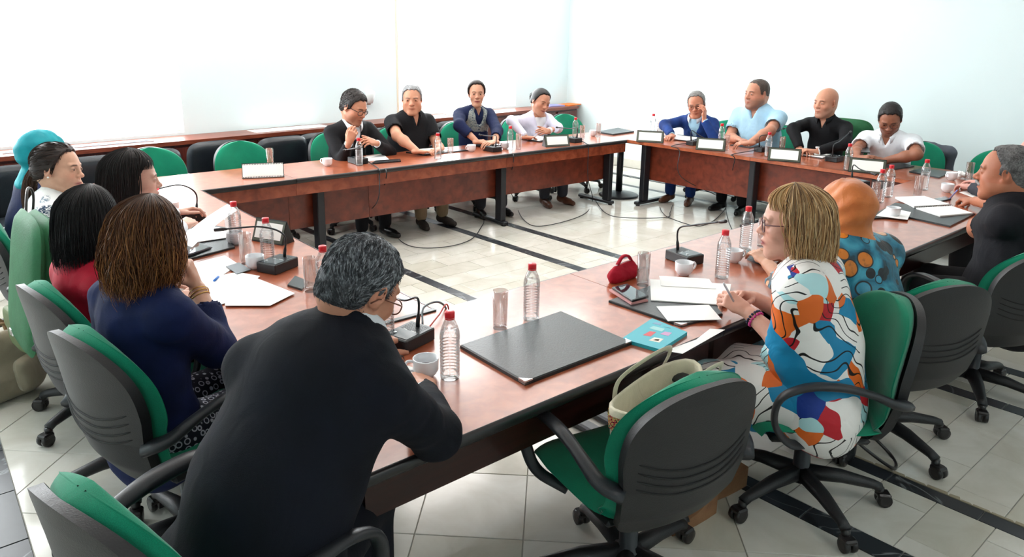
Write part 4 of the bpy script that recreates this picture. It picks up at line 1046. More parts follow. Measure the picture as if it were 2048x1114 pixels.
        for sd in 'RL':
            dd = unit(W[sd]-E[sd]); mb = MB(); mb.tube([W[sd]-dd*.045, W[sd]-dd*.015], [.033, .034], 14, cap=True); putmb('cuff', mb, jacket.get('shirt'))
        if jacket.get('tie'):
            mb = MB(); c = N+ty*(nr+.014)-us*.005; e = bz(.42)+ty*(.118*g)
            mid = (c+e)/2+ty*.028
            mb.tube([c-us*.0, c-us*.022], [.014, .010], 8, flat=(tuple(ty), .6)); mb.tube([c-us*.02, mid, e], [.012, .022, .030], 8, flat=(tuple(ty), .25)); putmb('tie', mb, jacket['tie'])
    else:
        sh = torso(Shape(), inflate, sleeve)
        if vneck: sh.cut(wedge(*vneck))
        V, F = sh.mesh(h); V = wrinkle(V, F, wr, 15, seed); V = smooth_mesh(V, F, 1, .35); put(top_name, V, F, None, top)
    if collar is not None:
        mb = shirt_collar(N+us*(.030+coll_up)+ty*.006, us, ty, rx, nr*1.05+.012, .036, 26, .040, .015); putmb('collar', mb, collar)
    # legs
    if legs:
        K = {}; An = {}
        for sd, s in (('R', 1), ('L', -1)):
            hip = P+r*s*.085; K[sd] = hip+f*knee+r*s*(spread-.06)+z*(-.01); An[sd] = K[sd]+f*(foot+(.05*s*leg_cross))+r*s*(-.10*leg_cross); An[sd][2] = .085
        sh = Shape(); sh.cap(P-r*.07, P+r*.07, .118*g, .118*g, .05)
        for sd, s in (('R', 1), ('L', -1)):
            hip = P+r*s*.085
            sh.cap(hip, K[sd], .088*g, .066, .04); sh.cap(K[sd], An[sd]+z*.03, .066, .050, .03)
        if skirt:
            for sd in 'RL': sh.cap(P+f*.05, (K[sd]+An[sd])/2+z*skirt, .12, .10, .1)
        V, F = sh.mesh(max(h, .013), .004); V = wrinkle(V, F, .004, 15, seed+2); put(lower_name, V, F, None, lower)
        for sd, s in (('R', 1), ('L', -1)):
            a = An[sd]; fd = unit(f+r*s*.2); g_ = Shape(); g_.cap(a*1+V3(0, 0, -.035)-fd*.03, a+V3(0, 0, -.048)+fd*.10, .036, .034, .02); g_.cap(a+fd*.06+V3(0, 0, -.052), a+fd*.155+V3(0, 0, -.058), .036, .026, .02); g_.cap(a+z*.01-fd*.02, a-z*.03-fd*.02, .036, .036, .02)
            g_.cut(lambda X, Y, Z: .004-Z+0*X+0*Y); V, F = g_.mesh(.009); put('shoe', V, F, None, shoe)
            if socks is not None: mb = MB(); mb.tube([a+z*.06, a-z*.01], .034, 10); putmb('sock', mb, socks)
    # hair
    if hair is not None:
        V, F, C = hair(((N-Hc)@Hm)/hs) if callable(hair) else hair; put(hair_name, Hc+hs*(V@Hm.T), F, C, hair_mat or HAIR)
    info = dict(root=root, N=N, us=us, ty=ty, rx=rx, S=S, E=E, W=W, P=P, f=f, r=r, Hc=Hc, Hm=Hm, hs=hs, put=put, putmb=putmb, M=M, Ct=Ct, bz=bz, nr=nr,
                loc=lambda p: Hc+hs*(Hm@np.asarray(p, float)))
    if extra: extra(info)
    return info
def spectacles(I, frame, lens=None, w=.025, hgt=.019, z0=0.0, rad=.0016, y0=.098, round_=2.2):
    mb = MB(); root = empty('eyeglasses', (0, 0, 0)); root.parent = I['root']; root.location = (0, 0, 0)
    L = I['loc']
    for s in (-1, 1):
        pts = []
        for i in range(21):
            a = 2*math.pi*i/20; c, sn = math.cos(a), math.sin(a); x = w*abs(c)**(2/round_)*(1 if c >= 0 else -1); zz = hgt*abs(sn)**(2/round_)*(1 if sn >= 0 else -1)
            pts.append(tuple(L((s*.034+x, y0-.25*(abs(s*.034+x)-.03)**1*(.6), z0+zz-.004))))
        m2 = MB(); m2.tube(pts, rad, 6, cap=False); I['putmb']('rim', m2, frame, root)
        m3 = MB(); m3.add([pts[i] for i in range(20)], [tuple(range(20))]); I['putmb']('lens', m3, lens or MATS['lens'], root)
        m4 = MB(); m4.tube([tuple(L(p)) for p in ((s*.060, y0-.006, z0+.004), (s*.074, y0-.03, z0+.006), (s*.081, .01, z0+.007), (s*.083, -.012, z0+.003), (s*.082, -.03, z0-.012))], rad*1.05, 6); I['putmb']('temple', m4, frame, root)
    m5 = MB(); m5.tube([tuple(L(p)) for p in ((-.010, y0+.001, z0+.003), (0, y0+.004, z0+.006), (.010, y0+.001, z0+.003))], rad, 6); I['putmb']('bridge', m5, frame, root)
def hijab_mesh(h, N_local, folds=.004, seed=0, shoulder=.10, face_open=True, back=.0):
    """wrapped scarf around head and neck, in head coordinates"""
    f = Field((-.20, -.22, -.42), (.20, .18, .17), h)
    f.ell((0, -.022, .036), (.088, .112+back, .098), .01); f.ell((0, -.06-back, .01), (.074, .078, .080), .05); f.ell((0, .026, -.01), (.078, .074, .108), .03)
    nl = np.array(N_local); f.cap((0, -.02, -.06), nl*.8, .076, .084, .05); f.cap(nl*.6, nl*.95, .080, .098, .05); f.ell(nl*.98, (.12, .11, .05), .05)
    if face_open:
        f.ell((0, .105, -.022), (.056, .075, .092), .012, 's')
    V, F = f.nets(); n = normals_of(V, F)
    a = np.arctan2(V[:, 0], -V[:, 1]); w_ = np.sin(V[:, 2]*95+np.sin(a*2+seed)*3+a*2.2*np.sign(V[:, 0]))*.5+np.sin(V[:, 2]*48+a*4+seed)*.5
    V = V+n*(folds*w_+folds*.5*wavy(V, 40, seed))[:, None]
    return smooth_mesh(V, F, 1, .4), F
# ------------------------------------------------------------------ patterned cloth
def floral_white():
    k = NT('white_floral_cloth'); v = k.coord(); d = k.noise(v, 9, 2, .5, .0)
    vv = k.node('ShaderNodeVectorMath'); vv.operation = 'MULTIPLY_ADD'; k.link(d, vv.inputs[0]); vv.inputs[1].default_value = (.05,)*3; k.link(v, vv.inputs[2])
    cell = k.vor(vv.outputs[0], 11, 'F1', 'Distance'); col = k.vor(vv.outputs[0], 11, 'F1', 'Color'); sep = k.node('ShaderNodeSeparateColor'); k.link(col, sep.inputs[0])
    on = k.math('GREATER_THAN', sep.outputs[0], .25)
    leaf = k.ramp(k.noise(k.coord(scale=(1, 1, 2.4), rot=(.5, .3, .8)), 46, 2, .5, 2.5), [(.46, (0, 0, 0, 1)), (.50, (1, 1, 1, 1))], 'LINEAR')
    inside = k.ramp(cell, [(.42, (1, 1, 1, 1)), (.52, (0, 0, 0, 1))]); m = k.mix(1, inside, leaf, 'MULTIPLY'); m = k.mix(1, m, on, 'MULTIPLY')
    k.set(Base_Color=k.mix(m, srgb(236, 238, 236), k.mix(sep.outputs[1], srgb(44, 62, 88), srgb(96, 120, 140))), Roughness=.8, Specular_IOR_Level=.2); k.bump(k.noise(v, 14, 2, .5, 1), .2, .02); return k.m
def dots_teal():
    k = NT('teal_orange_print_satin'); v = k.coord()
    base = k.ramp(k.noise(v, 9, 3, .5, .8), [(.35, srgb(8, 52, 66)), (.48, srgb(22, 112, 140)), (.66, srgb(70, 165, 190))])
    c = base
    for sc, th, tone in ((11, .40, 0), (17, .36, 1)):
        vec = k.coord(rot=(.3+tone, .2, .5+tone)); dist = k.vor(vec, sc, 'F1', 'Distance', .8); col = k.vor(vec, sc, 'F1', 'Color', .8); sep = k.node('ShaderNodeSeparateColor'); k.link(col, sep.inputs[0])
        pal = k.ramp(sep.outputs[0], [(0, srgb(20, 26, 32)), (.18, srgb(214, 122, 30)), (.42, srgb(226, 164, 120)), (.66, srgb(60, 150, 180)), (.80, srgb(18, 22, 28))], 'CONSTANT')
        disc = k.ramp(dist, [(th, (1, 1, 1, 1)), (th+.02, (0, 0, 0, 1))]); ring = k.ramp(dist, [(th-.06, (0, 0, 0, 1)), (th-.04, (1, 1, 1, 1))])
        pal = k.mix(ring, pal, srgb(26, 24, 26)); pal = k.mix(k.ramp(k.noise(v, 40, 3), [(.55, (0, 0, 0, 1)), (.75, (.5, .5, .5, 1))]), pal, srgb(30, 24, 20))
        on = k.math('GREATER_THAN', sep.outputs[1], .22); c = k.mix(k.mix(1, disc, on, 'MULTIPLY'), c, pal)
    k.set(Base_Color=c, Roughness=.42, Specular_IOR_Level=.4, Sheen_Weight=.1); k.bump(k.noise(v, 12, 2, .5, 1), .3, .02); return k.m
def abstract_print():
    k = NT('bold_colour_print_satin'); v = k.coord()
    nz = k.node('ShaderNodeTexNoise'); nz.inputs['Scale'].default_value = 5; k.link(v, nz.inputs['Vector']); vv = k.node('ShaderNodeVectorMath'); vv.operation = 'MULTIPLY_ADD'; k.link(nz.outputs['Color'], vv.inputs[0]); vv.inputs[1].default_value = (.14,)*3; k.link(v, vv.inputs[2])
    sep = k.node('ShaderNodeSeparateColor'); k.link(k.vor(vv.outputs[0], 11.5, 'F1', 'Color'), sep.inputs[0])
    pal = k.ramp(sep.outputs[0], [(0, srgb(238, 234, 230)), (.34, srgb(226, 106, 34)), (.50, srgb(240, 236, 232)), (.60, srgb(20, 128, 172)), (.72, srgb(236, 232, 228)), (.80, srgb(176, 218, 222)), (.88, srgb(186, 28, 42)), (.95, srgb(26, 56, 140))], 'CONSTANT')
    w_ = k.node('ShaderNodeTexWave'); w_.wave_type = 'BANDS'; w_.bands_direction = 'DIAGONAL'; w_.inputs['Scale'].default_value = 11; w_.inputs['Distortion'].default_value = 14; w_.inputs['Detail'].default_value = .5; w_.inputs['Detail Scale'].default_value = .8; k.link(v, w_.inputs['Vector'])
    ln = k.ramp(w_.outputs['Fac'], [(.0, (1, 1, 1, 1)), (.035, (1, 1, 1, 1)), (.06, (0, 0, 0, 1))]); iswh = k.math('LESS_THAN', k.math('ABSOLUTE', k.math('SUBTRACT', sep.outputs[1], .45)), .34)
    c = k.mix(k.mix(1, ln, iswh, 'MULTIPLY'), pal, srgb(14, 12, 14))
    k.set(Base_Color=c, Roughness=.5, Specular_IOR_Level=.35); k.bump(k.noise(v, 12, 2, .5, 1), .3, .02); return k.m
def speckle(name, a, b, c3):
    k = NT(name); v = k.coord(); n = k.noise(v, 38, 3, .7, 1.5); k.set(Base_Color=k.ramp(n, [(.36, srgb(*a)), (.46, srgb(*b)), (.56, srgb(*c3)), (.66, srgb(*a))]), Roughness=.8); k.bump(k.noise(v, 14, 2), .2, .02); return k.m
def ring_print():
    k = NT('navy_ring_print'); v = k.coord(); d = k.vor(v, 42, 'F1', 'Distance', .25); k.set(Base_Color=k.mix(k.ramp(d, [(.28, (0, 0, 0, 1)), (.32, (1, 1, 1, 1)), (.42, (1, 1, 1, 1)), (.46, (0, 0, 0, 1))]), srgb(16, 20, 40), srgb(190, 192, 205)), Roughness=.8); return k.m
K_NAVYSUIT = cloth('navy_wool_suit', (9, 13, 25), .85, col2=(7, 10, 19)); K_BLACKSUIT = cloth('black_wool_suit', (20, 20, 24), .8); K_BLUESUIT = cloth('blue_wool_suit', (24, 58, 122), .8, col2=(18, 44, 98))
K_WHITE = cloth('white_cotton', (236, 240, 246), .8, fold=.35); K_NAVY = cloth('navy_knit', (22, 34, 78), .85, col2=(16, 26, 62)); K_NAVY2 = cloth('dark_navy_cloth', (20, 30, 66), .85); K_RED = cloth('red_crepe', (186, 20, 48), .7, col2=(160, 12, 38))
K_BLAZER = cloth('white_jacket_cloth', (226, 228, 236), .75, fold=.35); K_LILAC = cloth('pale_lilac_jacket_cloth', (222, 222, 242), .75, fold=.35); K_BLACK = cloth('black_cotton', (17, 18, 22), .85); K_LBLUE = cloth('light_blue_cotton', (168, 208, 232), .8, fold=.35); K_DARK = cloth('charcoal_black_cotton', (22, 22, 28), .85, fold=.4)
K_TURQ = cloth('turquoise_scarf_cloth', (20, 150, 160), .7, fold=.4, col2=(12, 128, 140)); K_ORANGE = cloth('orange_satin_scarf', (214, 128, 68), .45, fold=.4, col2=(190, 104, 50)); K_FLORAL = floral_white(); K_DOTS = dots_teal(); K_PRINT = abstract_print(); K_SPECK = speckle('grey_blue_print', (24, 36, 62), (110, 124, 132), (168, 170, 160)); K_RINGS = ring_print()
K_TROUSER = cloth('black_trousers', (22, 22, 26), .85); K_TAN = cloth('tan_trousers', (150, 128, 100), .85); K_GREY = cloth('charcoal_trousers', (58, 60, 68), .85)
SH_BLACK = plain('black_shoe_leather', (18, 18, 20), .3); SH_BROWN = plain('brown_shoe_leather', (96, 56, 38), .4); SH_SUEDE = plain('dark_suede', (48, 40, 36), .8)
clear('lens', (.93, .94, .95), .06); FR_BLACK = plain('black_frame', (22, 20, 22), .3); FR_METAL = plain('dark_metal_frame', (70, 60, 58), .3, .6); FR_TORT = plain('brown_frame', (110, 58, 36), .3)
M_PEN = plain('silver_pen', (200, 202, 208), .25, .7); M_GOLD = plain('gold', (200, 160, 80), .25, .9)
n3 = lambda v: np.array(v, float)
# ------------------------------------------------------------------ chairs in place
office_chair(.42, 1.47, 16, 'green and black office chair of the grey-haired man in the navy suit', 8, lift=.07)
office_chair(.575, 2.31, 14, 'green and black office chair of the brown-haired woman in navy', 30, lift=.06)
office_chair(.56, 2.87, 10, 'green and black office chair of the woman in the red blouse', 42, lift=.04)
leather_chair(.56, 3.52, 3, 'green leather executive chair with a bag strap over its back, before the floral-shirted woman')
office_chair(.54, 4.22, 0, 'green office chair of the woman in the white floral shirt', 10)
office_chair(.50, 4.80, -10, 'green office chair of the woman in the turquoise headscarf', 0)
office_chair(1.46, 5.78, -90, 'empty green office chair at the left corner behind the profile woman', 12)
office_chair(2.15, 5.76, -88, 'empty green office chair behind the white-faced name sign', 25)
office_chair(3.02, 5.86, -85, 'green office chair of the man in the black suit', 30)
office_chair(3.68, 5.92, -95, 'green office chair of the man in the black polo shirt', 20)
office_chair(4.42, 5.90, -100, 'green office chair of the woman with navy sleeves', 5)
office_chair(5.20, 5.86, -95, 'green office chair of the woman in the pale jacket at the far end', 30)
office_chair(5.93, 5.86, -100, 'empty green office chair by the far corner, beside the pale jacket', 10)
office_chair(6.83, 4.62, 184, 'green office chair of the man in the blue suit', 0)
office_chair(6.93, 4.02, 180, 'green office chair of the man in the light blue shirt', 20)
leather_chair(6.98, 3.32, 184, 'green leather executive chair of the bald man in black')
office_chair(6.88, 2.62, 178, 'green office chair with a grey jacket over it, of the white-shirted man', 15)
office_chair(6.95, 2.02, 172, 'empty green office chair by the white wall beyond the cups', 30)
office_chair(2.46, 1.16, 138, 'green office chair of the woman in the colourful print dress', 48)
office_chair(3.12, 1.16, 62, 'green office chair of the woman in the orange headscarf, seen from behind', 64)
office_chair(3.95, 1.06, 62, 'green office chair of the man in the dark shirt, at the frame edge', 20)
office_chair(5.72, 1.2, 95, 'green office chair beyond the moustached man, at the frame edge', 15)
office_chair(1.60, 1.28, 78, 'empty green office chair holding the cream tote bag, back to the viewer', 12, lift=.015)
for i, (px, py, l) in enumerate(((30, 326, 'at the frame edge, left of the turquoise headscarf'), (182, 309, 'between the floral shirt and the dark-haired woman'), (292, 296, 'behind the corner green chair'), (425, 279, 'behind the green chair with the name sign'), (556, 271, 'right of the green chair with the name sign, whole back showing'), (632, 263, 'tucked beside the man in the black suit'), (752, 254, 'between the black suit and the black polo'), (893, 240, 'between the black polo and the navy-sleeved woman'), (1085, 232, 'behind the pale jacket'))):
    q = at(px, py, .80); y = min(q.y, fy(q.x)-.12); q = q*(y/q.y) if False else Vector((q.x*y/q.y, y, 0)); visitor_chair(q.x, q.y-.29, -90+3, 'black leather visitor chair '+l)
# ------------------------------------------------------------------ people
rg = lambda s: np.random.default_rng(s)
DK = [(26, 20, 18), (44, 34, 30)]; BLK = [(16, 14, 15), (34, 30, 32)]
def wr(px, py, z, **k): d = dict(w=n3(at(px, py, z))); d.update(k); return d
# 1 grey-haired man in navy, writing
hd = short_hair(.004, [(58, 60, 64), (110, 113, 120), (190, 194, 200), (40, 40, 44)], rg(1), 6500, .015, .0009, .28, t=.0065, top=.004, back=-.062, side=.022, tgrad=(-.06, .05, (36, 36, 40)))
w1_ = n3(at(846, 780, .715)); e1 = n3(at(905, 915, .66))
I = person('grey-haired man in a dark navy suit hunched over the near table corner', (.80, 1.50, 1.125), 14, 36, hpitch=-30, hroll=6, hs=.99, back=.33, side=.148, pz=.50, girth=1.28, hw=.165, hwl=.175, hunch=.12, neck=.125, coll_up=-.002, sh_drop=.105, h=.009, hh=.0036,
    arms=dict(R=dict(w=w1_, d=n3(at(852, 722, .70))-w1_, n=(.25, -.2, 1), e=e1, curl=(.75, .8, .85, .85), thumb=.7, g=1.0), L=dict(w=(1.08, 1.98, .72), d=(.8, .2, 0), g=1.1)),
    top=K_NAVYSUIT, jacket=dict(v=(.30, .065), shirt=K_WHITE), collar=K_WHITE, lower=K_NAVYSUIT, shoe=SH_BLACK, hair=hd, skin=(196, 138, 112), wr=.008, seed=1, knee=.40, inflate=.014, face=dict(nose=1.1))
spectacles(I, FR_TORT, rad=.0018, z0=-.012, y0=.108)
# 2 brown-haired woman in navy
hd = long_hair([(58, 34, 20), (84, 50, 28, 1), (44, 26, 16)], rg(2), 2200, open_a=62, r=(.094, .108, .103), drop=-.140, back_drop=-.155, flare=.026, inward=.01, wave=.012, jit=.020, rad=.0017, tip=[(134, 82, 44), (176, 118, 66, .6), (92, 54, 30)], part=.01, m=16)
I = person('woman with wavy brown hair and a navy knit top leaning her chin on one hand', (.535, 2.34, 1.10), 42, 20, hpitch=-8, hs=1.0, back=.05, pz=.47, girth=1.02, hw=.152, hunch=.06, fem=True, h=.009,
    arms=dict(R=dict(w=n3(atx(392, 568, .70)), e=n3(at(445, 640, .73)), d=(-.25, -.1, 1), n=(.9, -.5, .2), curl=(.8, .8, .85, .9), thumb=.5, g=1.1), ),
    top=K_NAVY, sleeve='3q', lower=K_RINGS, shoe=SH_BLACK, hair=hd, skin=(206, 158, 134), wr=.005, seed=2, lower_name='patterned_trousers', top_name='knit_top', eyes=False)
mb = MB(); q = I['W']['R']; dd = unit(I['E']['R']-q); u = unit(np.cross(dd, V3(0, 0, 1))); v = np.cross(dd, u)
for k in range(3): m2 = MB(); m2.tube([tuple(q+dd*(.035+.008*k)+(u*math.cos(a)+v*math.sin(a))*.032+dd*.006*math.sin(a+k)) for a in np.linspace(0, 6.2832, 21)], .0017, 6, cap=False); I['putmb']('bracelet', m2, M_GOLD)
# 3 woman in red, black bob
hd = long_hair([(17, 15, 17), (30, 27, 30), (12, 11, 12)], rg(3), 1700, open_a=56, r=(.094, .108, .104), drop=-.130, back_drop=-.142, flare=.010, inward=.0, wave=.003, jit=.014, rad=.0016)
I = person('woman with a straight black bob in a red blouse', (.485, 2.90, 1.045), 25, 12, hpitch=-4, back=.02, pz=.48, girth=1.0, hw=.155, fem=True, h=.010, arms={},
    top=K_RED, lower=K_TROUSER, shoe=SH_BLACK, hair=hd, skin=(206, 160, 140), seed=3, top_name='blouse', collar=K_RED)
# 4 dark-haired woman in white jacket, speaking
hd = long_hair([(22, 17, 17), (38, 31, 30), (16, 13, 13)], rg(4), 1500, open_a=78, soft=.2, r=(.095, .113, .106), drop=-.19, back_drop=-.23, flare=.012, inward=.01, wave=.004, jit=.012, bangs=300, part=.0)
c4 = hair_cap(.005, t=.009, front=.070, side=.010, back=-.05, ear=-.03, temple=.016); hd = merge([hd, (c4[0], c4[1], hair_colors(len(c4[0]), [(24, 18, 18)], rg(44)))])
I = person('dark-haired woman in a white jacket in profile, holding a white sheet and speaking', (.745, 3.42, 1.085), -8, 18, hpitch=-3, back=.22, pz=.49, girth=1.0, hw=.16, fem=True, h=.010,
    arms=dict(R=dict(w=n3(at(362, 452, .76)), d=(.75, .55, .1), n=(0, -.4, 1), curl=(.45, .45, .5, .5), thumb=.6), L=dict(w=n3(at(352, 425, .75)), d=(.9, .1, .1), n=(0, .3, 1), curl=(.4, .4, .4, .5))),
    top=K_BLAZER, jacket=dict(v=(.24, .06), shirt=K_WHITE), lower=K_TROUSER, shoe=SH_BLACK, hair=hd, skin=(214, 168, 150), seed=4, face=dict(lip=(176, 92, 90)), hh=.004)
for s in (-1, 1): m2 = MB(); m2.lathe([(.001, -.004), (.004, -.002), (.004, .002), (.001, .004)], 10, M=Matrix.Translation(tuple(I['loc']((s*.084, -.004, -.036))))); I['putmb']('earring', m2, M_GOLD)
# 5 woman in floral shirt, ponytail
c1 = hair_cap(.004, t=.009, front=.072, side=.012, back=-.05, ear=-.03, temple=.016); nC = len(c1[0]); colr = hair_colors(nC, [(40, 28, 24)], rg(5)); r5 = rg(55)
capm = (c1[0], c1[1], colr); tl = tail_hair([(52, 34, 26), (84, 56, 42)], r5, (0, -.11, .0), (-.01, -.17, -.10), (-.02, -.15, -.24), 260, .022, .034)
N5 = normals_of(*c1); pk = r5.choice(nC, 900); Pp = c1[0][pk]; tgt = V3(0, -.115, -.0)-Pp; tgt -= N5[pk]*(tgt*N5[pk]).sum(1, keepdims=True); tgt /= np.linalg.norm(tgt, axis=1, keepdims=True)+1e-6; ts = np.linspace(0, 1, 5)[None, :, None]
stm = strand_mesh(Pp[:, None]+.045*ts*tgt[:, None]+N5[pk][:, None]*(.002-.010*(ts-.5)**2*1.5), .0012, hair_colors(900, [(36, 25, 22), (62, 44, 36)], r5))
I = person('woman with a brown ponytail and white floral shirt, cheek on her hand', (.575, 4.10, 1.05), -38, -8, hpitch=-2, hroll=-6, back=.10, pz=.48, girth=1.04, hw=.158, fem=True, h=.010, hh=.0035,
    arms=dict(R=dict(w=(.72, 3.86, .72), d=(.9, .1, 0)), L=dict(w=n3(atx(158, 372, .70)), d=(-.35, -.2, .8), n=(.6, .5, .2), curl=(.7, .75, .8, .85), thumb=.4, e=n3((.83, 4.22, .72)))),
    top=K_FLORAL, collar=K_FLORAL, vneck=(.10, .035), lower=K_TROUSER, shoe=SH_BLACK, hair=merge([capm, tl, stm]), skin=(208, 160, 134), seed=5, face=dict(lip=(172, 100, 94), brow=(48, 32, 28)))
for s in (-1, 1): m2 = MB(); m2.lathe([(.001, -.005), (.005, -.002), (.005, .002), (.001, .005)], 10, M=Matrix.Translation(tuple(I['loc']((s*.084, -.004, -.036))))); I['putmb']('earring', m2, plain('pearl', (236, 230, 220), .2))
# 6 woman in turquoise headscarf
hj6 = lambda nl: (*hijab_mesh(.0055, nl, .004, 2, back=.012), None)
I = person('woman in a turquoise headscarf and navy top behind the ponytailed woman', (.615, 4.78, 1.03), 35, 10, back=.14, pz=.47, girth=1.0, hw=.155, fem=True, arms=dict(R=dict(w=(1.0, 4.6, .72)), L=dict(w=(1.0, 4.95, .72))), top=K_NAVY2, lower=K_TROUSER, shoe=SH_BLACK, hair=hj6, hair_mat=K_TURQ, hair_name='headscarf', skin=(206, 160, 136), seed=6, hs=1.04)
# 7 man in black suit
hd = short_hair(.005, [(24, 20, 19), (42, 36, 34)], rg(7), 900, .018, .0013, t=.007, top=.010, front=.080)
I = person('man in a black suit and tie with dark-rimmed glasses looking down, gesturing', n3(aty(708, 214, 5.64)), 292, 272, hpitch=-22, hroll=-4, hs=1.12, back=.16, pz=.50, girth=1.1, hw=.185, hunch=.05, h=.011, hh=.005,
    arms=dict(R=dict(w=n3(aty(698, 285, 5.36)), d=(.25, -.2, .8), n=(-.4, -.5, .1), curl=(.55, .6, .75, .8), thumb=.6, e=n3(at(672, 306, .72))), L=dict(w=n3(aty(752, 286, 5.42)), d=(-.7, -.2, .25), n=(0, -.6, .6), curl=(.5, .55, .6, .6), e=n3(at(768, 302, .74)))),
    top=K_BLACKSUIT, jacket=dict(v=(.30, .06), shirt=K_WHITE, tie=K_BLACK), collar=K_WHITE, lower=K_TROUSER, shoe=SH_BLACK, hair=hd, skin=(196, 136, 108), seed=7, face=dict(stubble=(70, 60, 58, .25), fat=.003))
spectacles(I, FR_BLACK, rad=.0026, z0=-.002, hgt=.018)
# 8 grey-haired man in black polo
hd = short_hair(.005, [(150, 152, 154), (190, 192, 194), (110, 112, 116)], rg(8), 700, .012, .0013, t=.008, front=.076)
I = person('grey-haired man in a black polo shirt looking across the room', n3(aty(824, 198, 5.74)), 236, 268, hpitch=-4, hs=1.10, back=.10, pz=.50, girth=1.22, belly=.03, hw=.19, h=.011, hh=.005, arms=dict(R=dict(w=n3(at(835, 303, .72)), d=(.8, -.3, 0), e=n3(at(782, 303, .76)), g=1.1), L=dict(w=n3(at(880, 298, .71)), d=(-.8, -.3, 0), g=1.1)),
    top=K_BLACK, sleeve='short', collar=K_BLACK, vneck=(.09, .03), lower=K_TAN, shoe=SH_SUEDE, hair=hd, skin=(204, 146, 118), seed=8, face=dict(fat=.005, brow=(110, 100, 96)), top_name='polo_shirt')
# 9 woman with navy sleeves and printed front
c9 = hair_cap(.005, t=.012, front=.070, side=.012, back=-.05, ear=-.03, temple=.014)
I = person('dark-haired woman with navy sleeves and a printed top front, hands clasped', n3(aty(953, 187, 5.74)), 237, 258, hpitch=0, hs=1.04, back=.08, pz=.50, girth=.98, hw=.165, fem=True, h=.011, hh=.005, neck_r=.044,
    arms=dict(R=dict(w=n3(at(955, 284, .73)), d=(.9, -.1, 0), n=(0, -.3, 1), curl=(.35,)*4, e=n3(at(922, 285, .76))), L=dict(w=n3(at(990, 284, .75)), d=(-.9, -.1, 0), n=(0, -.3, 1), curl=(.35,)*4, e=n3(at(1012, 272, .76)))),
    top=K_NAVY2, sleeve='3q', vneck=(.08, .03), lower=K_GREY, shoe=SH_BLACK, hair=merge([(c9[0], c9[1], hair_colors(len(c9[0]), [(34, 26, 24)], rg(9))), tail_hair(DK, rg(9), (0, -.11, -.01), (0, -.15, -.04), (0, -.12, -.10), 120, .025, .035)]), skin=(198, 146, 120), seed=9, face=dict(lip=(158, 66, 70), jaw=.80, wid=.93, nose=.9), top_name='tunic')
sh = Shape(); sh.cap(I['M'], I['Ct'], .147, .158, .06, n=I['ty'], fl=.75); c_ = I['N']; sh.cut(lambda X, Y, Z: -((X-c_[0])*I['ty'][0]+(Y-c_[1])*I['ty'][1]+(Z-c_[2])*I['ty'][2])+.035)
sh.cap(c_+I['ty']*.07-I['us']*.0, c_+I['ty']*.12-I['us']*.09, .05, .03, .01, 's'); V, F = sh.mesh(.011); I['put']('printed_front', V, F, None, K_SPECK)
# 10 woman in pale jacket
c10 = hair_cap(.005, t=.008, front=.072, side=.014, back=-.05, ear=-.03, temple=.016)
I = person('woman in a pale lilac-white jacket tilting her head and writing, last in the back row', n3(aty(1081, 203, 5.66)), 262, 262, hpitch=-14, hroll=-14, hs=1.08, back=.14, pz=.50, girth=1.02, hw=.168, fem=True, h=.011, hh=.005,
    arms=dict(R=dict(w=n3(at(1052, 275, .72)), d=(.9, -.3, 0), curl=(.5,)*4, thumb=.6, e=n3(at(1022, 275, .76))), L=dict(w=n3(at(1096, 262, .78)), d=(-.8, -.2, .1), n=(0, -.8, .6), curl=(.4,)*4, e=n3(at(1122, 272, .74)))),
    top=K_LILAC, jacket=dict(v=(.26, .07), shirt=K_WHITE), lower=K_GREY, shoe=SH_BROWN, hair=merge([(c10[0], c10[1], hair_colors(len(c10[0]), [(26, 21, 21)], rg(10))), tail_hair(DK, rg(10), (0, -.10, .02), (0, -.15, .02), (0, -.14, -.03), 120, .03, .04)]), skin=(190, 134, 108), seed=10, face=dict(lip=(150, 78, 76)))
# 11 man in blue suit, cheek on hand
hd = short_hair(.005, [(120, 118, 116), (150, 148, 146), (92, 88, 86)], rg(11), 500, .012, .0013, t=.008, front=.058, temple=-.006)
I = person('grey-haired man in a bright blue suit leaning his cheek on his fist', n3(atx(1393, 208, 6.55)), 206, 192, hpitch=-14, hroll=8, hs=1.08, back=.17, pz=.49, girth=1.08, hw=.18, h=.011, hh=.005,
    arms=dict(R=dict(w=n3(at(1344, 272, .72)), d=(-.6, -.1, 0), curl=(.6, .65, .7, .7), thumb=.7, e=n3(at(1322, 262, .76))), L=dict(w=n3(atx(1408, 238, 6.44)), d=(.15, .1, .9), n=(.2, -.8, .2), curl=(.35, .45, .6, .65), thumb=.3, e=n3(at(1425, 270, .74)))),
    top=K_BLUESUIT, jacket=dict(v=(.30, .075), shirt=K_LBLUE), collar=K_WHITE, lower=K_BLUESUIT, shoe=SH_BROWN, hair=hd, skin=(186, 124, 98), seed=11, face=dict(brow=(100, 92, 88)))
spectacles(I, FR_METAL, rad=.0016)
